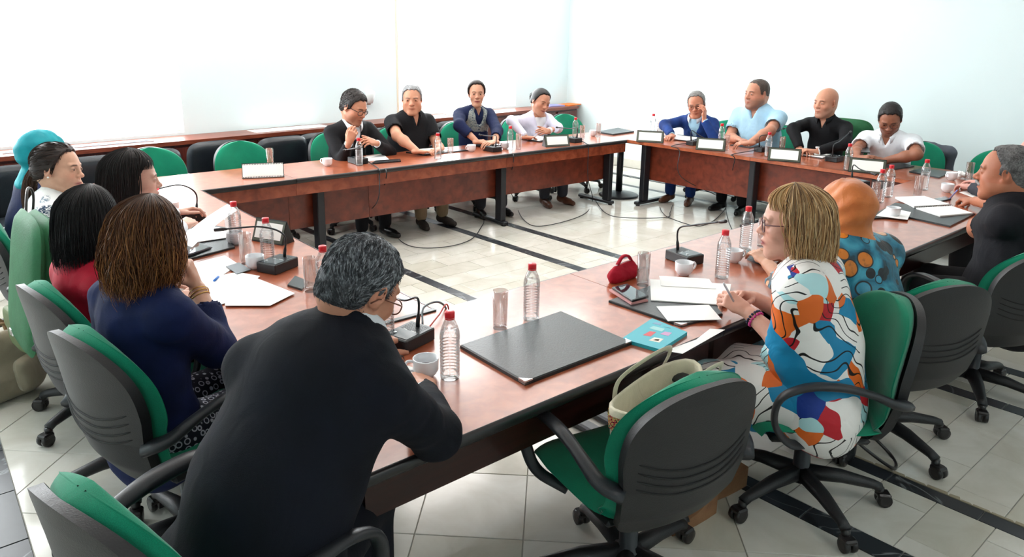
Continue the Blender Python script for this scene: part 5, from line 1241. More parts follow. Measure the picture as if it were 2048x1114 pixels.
# 12 man in light blue shirt
hd = short_hair(.005, [(62, 52, 48), (88, 74, 66)], rg(12), 0, t=.0025, front=.066)
I = person('heavyset man with cropped hair in a light blue short-sleeved shirt, arms folded on the table', n3(atx(1514, 187, 6.72)), 164, 184, hpitch=-2, hs=1.20, back=.10, pz=.50, girth=1.36, belly=.05, hw=.215, h=.011, hh=.005,
    arms=dict(R=dict(w=n3(at(1478, 279, .735)), d=(-.3, -.9, 0), n=(0, 0, 1), curl=(.4,)*4, e=n3(at(1466, 268, .76)), g=1.2), L=dict(w=n3(at(1500, 286, .76)), d=(-.5, .8, -.05), n=(-.3, 0, 1), curl=(.4,)*4, e=n3(at(1556, 296, .76)), g=1.25)),
    top=K_LBLUE, sleeve='short', collar=K_LBLUE, vneck=(.08, .03), lower=K_TROUSER, shoe=SH_BLACK, hair=hd, skin=(186, 130, 106), seed=12, face=dict(fat=.010, jaw=1.12, stubble=(84, 70, 64, .55)), neck_r=.066)
# 13 bald man in black
hd = short_hair(.005, [(150, 128, 114), (170, 150, 136)], rg(13), 0, t=.002, front=.012, side=.012, temple=-.01, top=-.02)
I = person('bald man in a black long-sleeved shirt with hands together', n3(atx(1652, 205, 6.72)), 168, 182, hpitch=-3, hs=1.12, back=.10, pz=.50, girth=1.08, hw=.185, h=.011, hh=.005,
    arms=dict(R=dict(w=n3(at(1600, 300, .725)), d=(-.2, -.8, .1), curl=(.55,)*4, thumb=.5, e=n3(at(1590, 292, .76))), L=dict(w=n3(at(1632, 303, .73)), d=(-.4, .7, .1), curl=(.55,)*4, thumb=.5, e=n3(at(1690, 304, .75)))),
    top=K_BLACK, collar=K_BLACK, vneck=(.09, .03), lower=K_TROUSER, shoe=SH_BLACK, hair=None, skin=(196, 140, 114), seed=13, face=dict(stubble=(120, 104, 98, .3)))
m2 = MB(); q = I['W']['L']; dd = unit(I['E']['L']-q); u = unit(np.cross(dd, V3(0, 0, 1))); v = np.cross(dd, u); m2.tube([tuple(q+dd*.02+(u*math.cos(a)+v*math.sin(a))*.034) for a in np.linspace(0, 6.2832, 17)], .006, 6, cap=False); m2.lathe([(.018, -.004), (.018, .005)], 14, M=Matrix.Translation(tuple(q+dd*.02+V3(-.02, 0, .034)))); I['putmb']('wristwatch', m2, plain('white_watch', (230, 230, 232), .3))
# 14 man in white shirt with phone
hd = short_hair(.005, [(24, 21, 21), (40, 36, 36)], rg(14), 500, .010, .0013, t=.010, front=.074)
I = person('man in a white short-sleeved shirt bowed over his phone', n3(atx(1780, 238, 6.60)), 202, 188, hpitch=-30, hroll=3, hs=1.10, back=.18, pz=.50, girth=1.14, hw=.19, hunch=.06, h=.011, hh=.005,
    arms=dict(R=dict(w=n3(at(1716, 318, .75)), d=(-.2, -.6, .1), n=(-.6, 0, .5), curl=(.5,)*4, thumb=.5, e=n3(at(1712, 312, .76)), g=1.1), L=dict(w=n3(at(1766, 322, .72)), d=(-.1, .9, .1), n=(-.5, 0, 1), curl=(.4,)*4, thumb=.4, e=n3(at(1822, 330, .74)), g=1.1)),
    top=K_WHITE, sleeve='short', collar=K_WHITE, vneck=(.07, .03), lower=K_TROUSER, shoe=SH_BLACK, hair=hd, skin=(150, 98, 76), seed=14, face=dict(stubble=(50, 40, 38, .45)))
spectacles(I, FR_METAL, rad=.0014)
# 15 man in dark shirt at the right
hd = short_hair(.004, [(52, 50, 50), (84, 82, 82), (120, 118, 118)], rg(15), 1600, .010, .0011, .25, t=.0065, front=.052, temple=-.012, side=.020)
def ex15(I):
    sh = Shape(); L = I['loc']; 
    for s in (-1, 1): sh.cap(L((0, .104, -.050)), L((s*.028, .090, -.060)), .009, .006, .006)
    V, F = sh.mesh(.0035); V = wrinkle(V, F, .002, 220, 1); I['put']('moustache', V, F, np.tile(lin((150, 148, 146)), (len(V), 1)), HAIR)
I = person('moustached man in a dark short-sleeved shirt in profile, writing, at the frame edge', n3(aty(2012, 345, 1.13)), 100, 96, hpitch=-2, hs=1.12, back=.14, side=.04, pz=.47, girth=1.32, belly=.05, hw=.20, h=.009, hh=.0036, hunch=.05,
    arms=dict(R=dict(w=n3(at(1948, 402, .73)), d=n3(at(1908, 392, .72))-n3(at(1948, 402, .73)), n=(0, .3, 1), curl=(.55, .6, .7, .75), thumb=.7, e=n3(at(2030, 400, .74)), g=1.15), L=dict(w=n3(at(1958, 448, .72)), d=(.8, .4, 0), n=(0, 0, 1), e=n3(at(1896, 492, .70)), g=1.2)),
    top=K_DARK, sleeve='short', collar=K_DARK, lower=K_TROUSER, shoe=SH_BLACK, hair=hd, skin=(176, 112, 84), seed=15, face=dict(nose=1.25, fat=.006, jaw=1.1, brow=(48, 40, 38), lid=.35), extra=ex15, neck_r=.064, wr=.005)
# 16 woman in orange headscarf
hj16 = lambda nl: (*hijab_mesh(.005, nl, .0045, 5, back=.01), None)
I = person('woman in an orange satin headscarf and a teal print with orange discs', (2.95, 1.345, 1.035), 62, 78, hpitch=-12, hs=1.0, back=.16, pz=.47, girth=1.22, hw=.175, hunch=.07, fem=True, h=.009, arms=dict(R=dict(w=(3.12, 1.66, .72), g=1.15, hint=(.3, -.3, -1)), L=dict(w=(2.97, 1.68, .72), g=1.15, hint=(-.1, -.3, -1))),
    top=K_DOTS, sleeve='wide', lower=K_DOTS, lower_name='skirt', skirt=.05, shoe=SH_BLACK, hair=hj16, hair_mat=K_ORANGE, hair_name='headscarf', skin=(200, 150, 124), seed=16, top_name='satin_blouse', wr=.006, inflate=.016)
# 17 woman in colourful print
hd = long_hair([(146, 106, 68), (186, 144, 98), (92, 66, 46), (222, 188, 144, .9)], rg(17), 1900, open_a=74, soft=.45, layer=.10, r=(.094, .112, .106), drop=-.150, back_drop=-.165, flare=.010, inward=.015, wave=.006, jit=.018, rad=.0015, tip=[(208, 164, 110), (146, 104, 66), (226, 194, 148)], bangs=420, part=-.015)
br = tail_hair([(86, 62, 40), (140, 106, 66)], rg(171), (.03, -.09, -.12), (.05, -.13, -.22), (.06, -.12, -.33), 160, .016, .02)
w17 = n3(at(1493, 622, .735))
I = person('woman with streaked blond hair, glasses and a bold colour-print dress, in profile', n3(aty(1588, 446, 1.25)), 122, 108, hpitch=-4, hs=1.05, back=.16, side=.02, pz=.47, girth=1.12, hw=.17, hunch=.05, fem=True, h=.008, hh=.0034,
    arms=dict(L=dict(w=w17, d=n3(at(1462, 602, .76))-w17, n=(-.5, -.5, .8), curl=(.6, .62, .68, .7), thumb=.65, e=n3(at(1592, 672, .72)), g=1.05), R=dict(w=n3(at(1500, 592, .74)), d=n3(at(1470, 585, .77))-n3(at(1500, 592, .74)), n=(.4, .3, 1), curl=(.6, .6, .65, .7), thumb=.6, g=1.05)),
    top=K_PRINT, sleeve='wide', vneck=(.20, .06), lower=K_PRINT, lower_name='print_skirt', skirt=.12, shoe=SH_BLACK, hair=merge([hd, br]), skin=(212, 158, 138), seed=17, face=dict(lip=(150, 44, 56), brow=(120, 90, 66)), top_name='print_dress', wr=.006, inflate=.018)
spectacles(I, plain('burgundy_frame', (74, 28, 44), .3), rad=.0017, hgt=.021)
q = I['W']['L']; dd = unit(I['E']['L']-q); u = unit(np.cross(dd, V3(0, 0, 1))); v = np.cross(dd, u)
for k, (cc, nm) in enumerate((((28, 30, 60), 'dark_bead'), ((200, 40, 130), 'pink_bead'))):
    m2 = MB()
    for j in range(16): a = j*2*math.pi/16; m2.lathe([(.001, -.0052), (.0045, -.003), (.0055, 0), (.0045, .003), (.001, .0052)], 8, M=Matrix.Translation(tuple(q+dd*(.035+.012*k)+(u*math.cos(a)+v*math.sin(a))*.031)))
    tag(I['putmb']('beaded_bracelet', m2, plain(nm, cc, .25)), kind='stuff')
# her cork wedge sandals under the empty chair
for a, b in (((1330, 1062), (1405, 1022)), ((1395, 1000), (1450, 975))):
    p0, p1 = at(*a, 0), at(*b, 0); d_ = (p1-p0).normalized(); n_ = Vector((-d_.y, d_.x, 0)); L_ = .235; mb = MB()
    P = lambda t, s, z: tuple(p0+d_*(t*L_)+n_*(s*(.036+.008*math.sin(t*3)))+Vector((0, 0, z)))
    prof = [(0, .035), (.25, .038), (.5, .050), (.75, .075), (1, .085)]
    mb.grid([[P(t, -1, 0), P(t, -1, z), P(t, 1, z), P(t, 1, 0)] for t, z in prof], smooth=False); mb.add([P(0, -1, 0), P(0, -1, .035), P(0, 1, .035), P(0, 1, 0)], [(0, 1, 2, 3)]); mb.add([P(1, -1, 0), P(1, -1, .085), P(1, 1, .085), P(1, 1, 0)], [(3, 2, 1, 0)])
    s_ = I['putmb']('wedge_sandal', mb, plain('cork', (138, 98, 66), .8, bump=(120, .4), vary=.2))
    mb = MB(); mb.tube(spline([P(.22, -1, .036), tuple(Vector(P(.25, 0, .085))), P(.28, 1, .036)], 6), .016, 8, flat=(tuple(d_), 1.6)); I['putmb']('strap', mb, SH_BLACK, s_)
# 18 person just entering the frame at the right edge
I = person('person at the far edge of the frame, only the bald forehead showing', n3(aty(2072, 312, 1.35)), 120, 95, hs=1.08, back=.12, pz=.48, girth=1.1, arms=dict(R=dict(w=(6.0, 1.75, .72)), L=dict(w=(5.75, 1.75, .72))), top=K_GREY, lower=K_TROUSER, shoe=SH_BLACK, skin=(206, 150, 138), seed=18, hh=.006, h=.013, top_name='jumper')
# ------------------------------------------------------------------ things on the tables
M_PET = clear('clear_plastic', (.993, .996, .998), .08, .05, .6, (.80, .84, .86)); M_GLS = clear('clear_glass', (.993, .995, .995), .035, .02, .5, (.74, .78, .80)); M_WATER = clear('water', (.99, .995, .998), .04, .02, .3, (.88, .91, .92))
M_CAP = plain('red_plastic', (214, 30, 44), .35); M_CHINA = plain('white_china', (240, 242, 246), .16, coat=.4); M_COFFEE = plain('coffee', (70, 42, 26), .2)
M_PAD = plain('black_leatherette', (28, 32, 36), .34, bump=(180, .2)); M_SIGN = plain('sign_black', (20, 20, 20), .35); M_SIGNF = plain('sign_frame', (74, 80, 68), .4); M_SIGNW = plain('sign_card', (244, 246, 242), .6); M_MIC = plain('mic_plastic', (26, 30, 34), .38, bump=(240, .1)); M_CABLE = plain('black_cable', (34, 36, 40), .5)
M_PHONE = plain('phone_body', (22, 24, 28), .25); M_SCREEN = plain('phone_glass', (34, 42, 50), .06, coat=.6); M_STEEL = plain('corner_metal', (214, 216, 220), .2, .8)
def _bottle_meshes():
    out = {}; prof = [(.0, 0.0), (.024, 0), (.0295, .004), (.0305, .012)]
    z = .018
    while z < .128:
        prof += [(.0310, z), (.0290, z+.0035), (.0290, z+.0055), (.0310, z+.009)]; z += .0105
    prof += [(.0312, .134), (.0312, .146), (.0295, .160), (.0245, .176), (.0175, .192), (.0140, .200), (.0132, .206)]
    out['bottle'] = MB().lathe(prof, 20, closed=False).mesh('shell'); wp = [(r-.0012, max(z, .002)) for r, z in prof if z < .168 and r > 0]; wp = [(.001, .002)]+wp; wp += [(.001, wp[-1][1])]
    out['water'] = MB().lathe(wp, 20, closed=False).mesh('water')
    mb = MB(); mb.lathe([(.0150, .203), (.0156, .204), (.0156, .220), (.0146, .2225), (.001, .2228)], 22, closed=False); mb.lathe([(.0158, .199), (.0158, .2025)], 22, closed=False); out['cap'] = mb.mesh('cap')
    out['bottle'].materials.append(M_PET); out['water'].materials.append(M_WATER); out['cap'].materials.append(M_CAP)
    out['glass'] = MB().lathe([(.001, .0), (.0255, 0), (.0262, .003), (.0285, .145), (.0270, .1455), (.0248, .016), (.001, .014)], 24, closed=False).mesh('tumbler'); out['glass'].materials.append(M_GLS)
    mb = MB(); mb.lathe([(.001, .0), (.022, 0), (.024, .004), (.033, .012), (.0395, .024), (.0405, .058), (.0405, .062), (.0385, .062), (.0375, .026), (.030, .012), (.001, .010)], 28, closed=False); out['cup'] = mb.mesh('bowl'); out['cup'].materials.append(M_CHINA)
    mb = MB(); mb.tube(spline([(.038, 0, .052), (.056, 0, .053), (.064, 0, .040), (.056, 0, .024), (.036, 0, .020)], 5), .0045, 8); out['handle'] = mb.mesh('handle'); out['handle'].materials.append(M_CHINA)
    out['coffee'] = MB().lathe([(.001, .028), (.0375, .028)], 24, closed=False).mesh('coffee'); out['coffee'].materials.append(M_COFFEE)
    return out
TM = _bottle_meshes()
def bottle(px, py, where, group='water bottles', p=None, lbl=None):
    q = p or at(px, py); t = empty('water_bottle', q, random.uniform(0, 6), lbl or 'clear ribbed water bottle with red cap '+where, 'bottle', group)
    link('shell', TM['bottle'], None, t); link('water', TM['water'], None, t); link('cap', TM['cap'], None, t); return t
def tumbler(px, py, where, fill=0, lbl=None):
    t = empty('drinking_glass', at(px, py), 0, lbl or 'tall clear drinking glass '+where, 'glass', 'drinking glasses'); link('tumbler', TM['glass'], None, t)
    if fill: MB().lathe([(.001, .0165), (.0245, .0165), (.0248+.002*fill/.145, fill), (.001, fill)], 20, closed=False).build('water', M_WATER, t)
    return t
def cup(px, py, where, rz=0, coffee=True):
    t = empty('coffee_cup', at(px, py), R(rz), 'white china coffee cup '+where, 'cup', 'white coffee cups'); link('bowl', TM['cup'], None, t); link('handle', TM['handle'], None, t)
    if coffee: link('coffee', TM['coffee'], None, t)
    return t
def microphone(px, py, face, where, tip=None, red=False, bend=None, s=1.0):
    """unit faces its speaker (degrees); the stem rises at the far end and bends back to tip"""
    q = at(px, py); t = empty('desk_microphone', q, R(face-90), 'black gooseneck desk microphone unit '+where, 'microphone', 'desk microphones')
    mb = MB(); w_, d = .055*s, .075*s
    vs = [(-w_, -d, 0), (w_, -d, 0), (w_, d, 0), (-w_, d, 0), (-w_, -d, .030), (w_, -d, .030), (w_, -d*.05, .034), (-w_, -d*.05, .034), (-w_, d*.10, .052), (w_, d*.10, .052)]
    mb.box((-w_, -d, .0), (w_, d, .046), bev=.004); b = mb.build('base', M_MIC, t)
    MB().box((-w_*.86, .0, .046), (w_*.86, d*.86, .0475)).build('key_panel', plain('mic_panel', (46, 54, 60), .25), t)
    for k in range(4):
        for j in range(6): pass
    mb = MB()
    for k in range(7):
        for j in range(9): mb.box((-w_*.7+j*w_*.17, -d*.8+k*d*.11, .046), (-w_*.7+j*w_*.17+.003, -d*.8+k*d*.11+.003, .0468))
    tag(mb.build('speaker_holes', M_EDGE, t), kind='stuff')
    MB().lathe([(.006, .0475), (.006, .050)], 12, M=Matrix.Translation((w_*.45, d*.55, 0))).build('button', plain('mic_button', (210, 214, 216), .3), t)
    for x0, x1 in ((-w_*.55, -w_*.15), (w_*.2, w_*.45)): MB().box((x0, -d*.04, .046), (x1, d*.02, .0474)).build('label_mark', M_PAPER, t)
    r0 = Vector((0, -d*.62, .046)); Mi = (Matrix.Translation(q)@Matrix.Rotation(R(face-90), 4, 'Z')).inverted()
    tp = (Mi@Vector(tip)) if tip is not None else Vector((0, .12, .26))
    mid1 = r0+Vector((0, -.004, .10)); mid2 = r0.lerp(tp, .38)+Vector((0, 0, .055 if bend is None else bend)); pts = spline([r0, mid1, mid2, tp], 7); n = len(pts)
    st = MB(); st.tube(pts, [.0075 if i < 3 else .0042 for i in range(n)], 8); stem = st.build('gooseneck', M_MIC, t)
    dd = (pts[-1]-pts[-3]).normalized(); hd_ = MB(); hd_.tube([pts[-1]-dd*.004, pts[-1]+dd*.012, pts[-1]+dd*.045, pts[-1]+dd*.05], [.005, .0085, .0085, .006], 10); hd_.build('mic_head', M_EDGE, stem)
    if red: rm = MB(); rm.tube([pts[-1]-dd*.008, pts[-1]+dd*.002], .0088, 12); rm.build('light_ring', glow('red_led', (1, .02, .03), 3.0), stem)
    return t
def nameplate(px, py, face, where, w_=.27, h_=.115, lines=True, dec=False):
    """tent sign; face = direction its card looks"""
    q = at(px, py); t = empty('name_sign', q, R(face+90), 'black tent sign with white card '+where, 'sign', 'name signs on the tables')
    a = .045; mb = MB(); mb.add([(-w_/2, -a, 0), (w_/2, -a, 0), (w_/2, 0, h_), (-w_/2, 0, h_), (-w_/2, a, 0), (w_/2, a, 0)], [(0, 1, 2, 3), (5, 4, 3, 2), (4, 5, 1, 0), (0, 3, 4), (1, 5, 2)]); mb.build('holder', M_SIGN, t)
    n = Vector((0, -h_, a)).normalized(); up = Vector((0, a, h_)).normalized(); M0 = lambda u, v, o: Vector((u*w_, -a, 0))+up*(v*math.hypot(a, h_))+n*o
    def quad(u0, u1, v0, v1, o0, o1): 
        m = MB(); P = [M0(u0, v0, o0), M0(u1, v0, o0), M0(u1, v1, o0), M0(u0, v1, o0), M0(u0, v0, o1), M0(u1, v0, o1), M0(u1, v1, o1), M0(u0, v1, o1)]; m.add(P, [(3, 2, 1, 0), (4, 5, 6, 7), (0, 1, 5, 4), (1, 2, 6, 5), (2, 3, 7, 6), (3, 0, 4, 7)]); return m
    quad(-.485, .485, .05, .95, .0, .003).build('frame', M_SIGNF if not dec else M_SIGNW, t); quad(-.42, .42, .17, .84, .003, .0045).build('card', M_SIGNW, t)
    if dec:
        mb = MB()
        for k in range(26):
            u = -.475+k*.038; P0 = quad(u, u+.018, .06, .12, .003, .0038); mb.add(P0.v, P0.f); P0 = quad(u, u+.018, .88, .94, .003, .0038); mb.add(P0.v, P0.f)
        tag(mb.build('border_pattern', M_SIGN, t), kind='stuff'); 
    return t
def quad_slab(name, px, th, mat, label, cat, z=TBL, group=None, corners=None, off=.0005, metal=False, bev=.0):
    P = [at(*p, z) for p in px]; c = sum(P, Vector())/len(P); q = [p-c for p in P]
    mb = MB()
    if bev > 0:
        n = len(q); ins = [v*(1-bev/max(v.length, .01)) for v in q]; vs = [(*v.xy, 0) for v in q]+[(*v.xy, th-bev*.6) for v in q]+[(*v.xy, th) for v in ins]
        mb.add(vs, [tuple(range(2*n, 3*n)), tuple(range(n-1, -1, -1))]+[(r*n+i, r*n+(i+1) % n, r*n+n+(i+1) % n, r*n+n+i) for r in range(2) for i in range(n)])
        a = sum((q[i].x*q[(i+1) % n].y-q[(i+1) % n].x*q[i].y) for i in range(n))
        if a < 0: mb.f = [f[::-1] for f in mb.f]
    else:
        a = sum((q[i].x*q[(i+1) % len(q)].y-q[(i+1) % len(q)].x*q[i].y) for i in range(len(q)))
        mb.prism(q if a > 0 else q[::-1], 0, th)
    me = mb.mesh(name); o = link(name, me, mat, None, (c.x, c.y, z+off)); tag(o, label, cat, group)
    o['_q'] = 0; del o['_q']
    if metal:
        for k in metal:
            v = q[k]; a1 = (q[(k+1) % len(q)]-v).normalized(); a2 = (q[k-1]-v).normalized(); m2 = MB(); T_ = [v, v+a1*.032, v+a1*.024+a2*.006, v+a1*.006+a2*.024, v+a2*.032]
            cr = a1.cross(a2).z; T_ = T_ if cr > 0 else T_[::-1]; m2.prism(T_, th*.2, th+.0012); m2.build('corner_guard', M_STEEL, o)
    return o
def sheet(px, label, z=TBL, th=.0012, cat='paper', mat=None, off=.0005, name='paper_sheet'): return quad_slab(name, px, th, mat or M_PAPER, label, cat, z, None, None, off)
def phone(px, label, z=TBL, th=.009): 
    o = quad_slab('smartphone', px, th, M_PHONE, label, 'phone', z, bev=.002); P = [at(*p, z) for p in px]; c = sum(P, Vector())/4; q = [(p-c)*.93 for p in P]
    a = sum((q[i].x*q[(i+1) % 4].y-q[(i+1) % 4].x*q[i].y) for i in range(4)); MB().prism(q if a > 0 else q[::-1], th, th+.0006).build('screen', M_SCREEN, o); return o
def pen(p, q, label, mat=None, r=.0042):
    o = MB().tube([p, p.lerp(q, .05), p.lerp(q, .9), q], [.0015, r, r, r*.7], 8).mesh('pen'); return tag(link('pen', o, mat or M_PEN), label, 'pen')
# ---- near table
bottle(900, 757, 'beside the near cup, in front of the microphone'); bottle(1062, 640, 'standing alone behind the large desk pad'); bottle(772, 688, 'behind the hunched man, half hidden by his microphone')
bottle(1443, 556, 'nearest the blond woman\'s hands'); bottle(1490, 498, 'behind the second cup by the blond woman'); bottle(1757, 405, 'of the pair by the orange headscarf, nearer one'); bottle(1775, 394, 'of the pair by the orange headscarf, farther one'); bottle(1846, 380, 'behind the glass at the right table')
tumbler(1000, 656, 'empty, behind the large desk pad'); tumbler(1285, 570, 'half full, beside the red pouch', .075); tumbler(1524, 492, 'in front of the blond woman\'s face'); tumbler(733, 676, 'under the hunched man\'s chin'); tumbler(1748, 408, 'beside the bottle pair and orange headscarf'); tumbler(1834, 394, 'before the single bottle at the right table'); tumbler(1936, 362, 'against the empty green chair by the wall')
cup(852, 752, 'by the hunched man\'s hand', 150); cup(1367, 550, 'in front of the microphone near the blond woman', -15); cup(1467, 524, 'between the two bottles of the blond woman', -20); cup(1785, 434, 'beside the orange headscarf', 20); cup(1902, 360, 'farther of the two by the crumpled tissue', 160); cup(1893, 384, 'nearer of the two by the crumpled tissue', -20)
microphone(818, 686, 196, 'in front of the hunched man in navy', atx(772, 594, 1.28)); microphone(1368, 522, 262, 'behind the white cup near the blond woman', at(1438, 444, .93), bend=.07); microphone(1712, 372, 250, 'beyond the orange headscarf', at(1742, 346, .80))
PADF = [(920, 697), (1050, 772), (1263, 690), (1122, 628)]
quad_slab('desk_pad', PADF, .014, M_PAD, 'large black leatherette desk pad with metal corners on the near table', 'desk pad', bev=.006, metal=(1, 2))
quad_slab('desk_pad', [(1217, 605), (1362, 655), (1445, 632), (1420, 580), (1300, 575)], .010, M_PAD, 'black desk pad under the blond woman\'s white papers', 'desk pad', bev=.004, metal=(1,))
sheet([(1300, 560), (1302, 602), (1455, 612), (1462, 570)], 'white papers spread over the pad before the blond woman', TBL+.0105, .004, 'paper')
sheet([(1318, 552), (1322, 572), (1432, 578), (1418, 558)], 'white paper lying behind the spread papers near the cup', TBL+.0155, .001)
sheet([(1313, 614), (1336, 643), (1443, 640), (1418, 611)], 'single white card on the pad nearest the table edge', TBL+.011, .0025)
sheet([(1392, 680), (1330, 702), (1365, 708), (1450, 660), (1420, 658)], 'white sheet under the turquoise book', TBL, .001)
bk = quad_slab('book', [(1243, 684), (1320, 706), (1374, 671), (1304, 643)], .013, plain('turquoise_cover', (36, 170, 186), .4), 'turquoise hardback book with small coloured pictures', 'book')
MB_ = [at(*p, TBL) for p in ((1243, 684), (1320, 706), (1374, 671), (1304, 643))]; cb = sum(MB_, Vector())/4
for (u0, v0, u1, v1, colr, rot) in ((.30, .32, .48, .58, (214, 84, 90), 0), (.55, .20, .80, .42, (232, 220, 206), 0), (.58, .55, .78, .75, (196, 150, 190), 0), (.22, .62, .55, .80, (150, 206, 206), 0), (.62, .25, .74, .36, (222, 120, 90), 0), (.15, .82, .35, .95, (120, 160, 190), 0), (.45, .85, .62, .92, (60, 130, 150), 0)):
    f2 = lambda u, v: (MB_[0]*(1-u)*(1-v)+MB_[1]*u*(1-v)+MB_[2]*u*v+MB_[3]*(1-u)*v)-cb; m2 = MB(); P = [f2(u0, v0), f2(u1, v0+.04), f2(u1-.02, v1), f2(u0+.02, v1-.05)]; m2.prism(P, .013, .0134); m2.build('cover_print', plain('print_%d_%d_%d' % colr, colr, .5), bk)
m2 = MB(); P = [p-cb for p in MB_]; m2.prism([v*.985 for v in P], .002, .0112); m2.build('pages', M_PAPER, bk)
quad_slab('phone_case', [(1218, 582), (1262, 610), (1296, 603), (1250, 574)], .007, plain('rose_case', (206, 150, 148), .5), 'rose-coloured open phone case under the phone on the pad', 'phone case', TBL+.0105)
phone([(1224, 578), (1264, 605), (1297, 596), (1254, 571)], 'black smartphone lying on its rose case', TBL+.019)
# red pouch
sh = Shape(); pc = at(1245, 560); a_ = (at(1285, 548)-at(1222, 568)).normalized(); b_ = Vector((-a_.y, a_.x, 0))
sh.cap(n3(pc-a_*.055)+V3(0, 0, .028), n3(pc+a_*.06)+V3(0, 0, .03), .034, .036, .02, n=n3(b_), fl=.8); sh.cap(n3(pc-a_*.045)+V3(0, 0, .055), n3(pc+a_*.05)+V3(0, 0, .062), .018, .020, .02, n=n3(b_), fl=.6); sh.cut(lambda X, Y, Z: TBL+.001-Z+0*X+0*Y if False else (TBL-.2)-Z+0*X+0*Y)
V, F = Shape.mesh(sh, .004); V[:, 2] = np.maximum(V[:, 2], TBL+.0005); V = wrinkle(V, F, .003, 60, 4); V[:, 2] = np.maximum(V[:, 2], TBL+.0005)
po = empty('pouch', pc, 0, 'red cloth pouch with zip beside the half-full glass', 'pouch'); K_POUCH = cloth('red_pouch_cloth', (176, 22, 46), .8); link('bag', np_mesh('bag', V-n3(pc), F), K_POUCH, po)
m2 = MB(); m2.tube(spline([(-a_*.05)+Vector((0, 0, .075)), Vector((0, 0, .084))-b_*.004, (a_*.055)+Vector((0, 0, .082))], 6), .0028, 6); m2.build('zip', plain('pink_zip', (226, 190, 196), .4), po)
m2 = MB(); m2.tube(spline([(a_*.06)+Vector((0, 0, .07)), (a_*.03)+Vector((0, 0, .105)), (-a_*.01)+Vector((0, 0, .108)), (-a_*.04)+Vector((0, 0, .078))], 6), .006, 6, flat=(tuple(b_), 1.8)); m2.build('loop_strap', K_POUCH, po)
phone([(1482, 508), (1505, 516), (1520, 510), (1496, 502)], 'dark phone lying between the blond woman\'s cups and glass'); quad_slab('tablet', [(1494, 520), (1520, 530), (1552, 516), (1530, 508)], .010, M_PAD, 'black folder by the blond woman\'s glasses', 'folder'); sheet([(1520, 524), (1548, 530), (1580, 505), (1552, 496)], 'white sheet behind the blond woman\'s collar', TBL+.011)
phone([(585, 566), (592, 577), (610, 579), (622, 572), (612, 556)][:4], 'dark phone by the glass left of the hunched man') if False else quad_slab('smartphone', [(575, 573), (604, 582), (618, 566), (590, 555)], .009, M_PHONE, 'dark smartphone beside the glass left of the hunched man', 'phone', bev=.002)
pp = empty('reading_glasses', at(790, 742), R(30), 'folded black reading glasses on the paper under the hunched man', 'glasses')
for s in (-1, 1): m2 = MB(); m2.tube([(s*.034+.024*math.cos(a), .004*math.sin(a*2), .004+.016+.016*math.sin(a)) for a in np.linspace(0, 6.283, 17)], .0014, 6, cap=False); m2.build('rim', FR_BLACK, pp); m2 = MB(); m2.tube([(s*.058, 0, .024), (s*.056, .07, .01), (s*.05, .12, .003)], .0014, 6); m2.build('temple', FR_BLACK, pp)
sheet([(770, 720), (745, 800), (838, 815), (825, 735)], 'white sheet under the hunched man\'s hand'); quad_slab('notebook', [(782, 790), (800, 812), (832, 795), (812, 778)], .006, plain('navy_cover', (30, 42, 80), .5), 'dark blue notebook under the hunched man\'s wrist', 'notebook', TBL+.0018)
# cable behind the near microphone
def cable(pts, label, r=.0042, mat=None, n=8):
    P = spline(pts, n); c = P[0].copy(); mb = MB(); mb.tube([p-c for p in P], r, 6); o = mb.build('cable', mat or M_CABLE, None, c); return tag(o, label, 'cable')
q = at(845, 655); e = at(893, 622)
cable([q+Vector((0, 0, .012)), at(848, 640)+Vector((0, 0, .05)), at(880, 622)+Vector((0, 0, .035)), e+Vector((.03, .03, -.05)), e+Vector((.04, .05, -.3))], 'grey cable rising behind the near microphone', mat=plain('grey_cable', (110, 118, 124), .5)); cable([at(858, 660)+Vector((0, 0, .01)), at(878, 640)+Vector((0, 0, .02)), at(896, 622)+Vector((0, 0, .02)), e+Vector((.05, .04, -.2))], 'thin red cable behind the near microphone', .0028, plain('red_cable', (196, 70, 66), .5))
# ---- left table
bottle(473, 490, 'behind the held white sheet, left table'); bottle(537, 530, 'between tent sign and glass, left table'); bottle(650, 598, 'just behind the grey-haired man\'s head'); bottle(303, 428, 'before the speaker\'s face')
tumbler(493, 527, 'beside the cup near the left microphone'); tumbler(463, 478, 'behind the held white sheet'); tumbler(622, 582, 'left of the grey-haired man\'s head', .03); tumbler(314, 415, 'beside the bottle before the speaking woman')
cup(511, 537, 'by the left microphone', 100); cup(470, 487, 'under the bottle behind the held sheet', 60); cup(345, 424, 'near the speaking woman\'s microphone', 90)
microphone(556, 538, 205, 'on the left table beside its papers', atx(452, 458, 1.04), bend=.09); microphone(378, 440, 185, 'lit red, pointed at the speaking woman', at(313, 378, .92), True, bend=.10)
nameplate(546, 482, 205, 'seen end-on beside a bottle on the left table', .20, .115)
quad_slab('desk_pad', [(365, 525), (470, 497), (455, 477), (352, 500)], .010, M_PAD, 'black desk pad under a phone and pen on the left table', 'desk pad', bev=.004); phone([(366, 512), (380, 514), (422, 497), (398, 488)], 'phone lying on the left desk pad', TBL+.0105); pen(at(372, 511, TBL+.025), at(424, 495, TBL+.025), 'patterned black and white pen on the left phone', plain('patterned_pen', (80, 76, 84), .4))
quad_slab('folder', [(350, 490), (452, 478), (460, 460), (400, 450), (348, 470)], .012, M_PAD, 'black folder under the speaking woman\'s papers', 'folder'); sheet([(348, 492), (455, 476), (458, 458), (402, 452), (350, 470)], 'white papers in the speaking woman\'s open folder', TBL+.0135, .003)
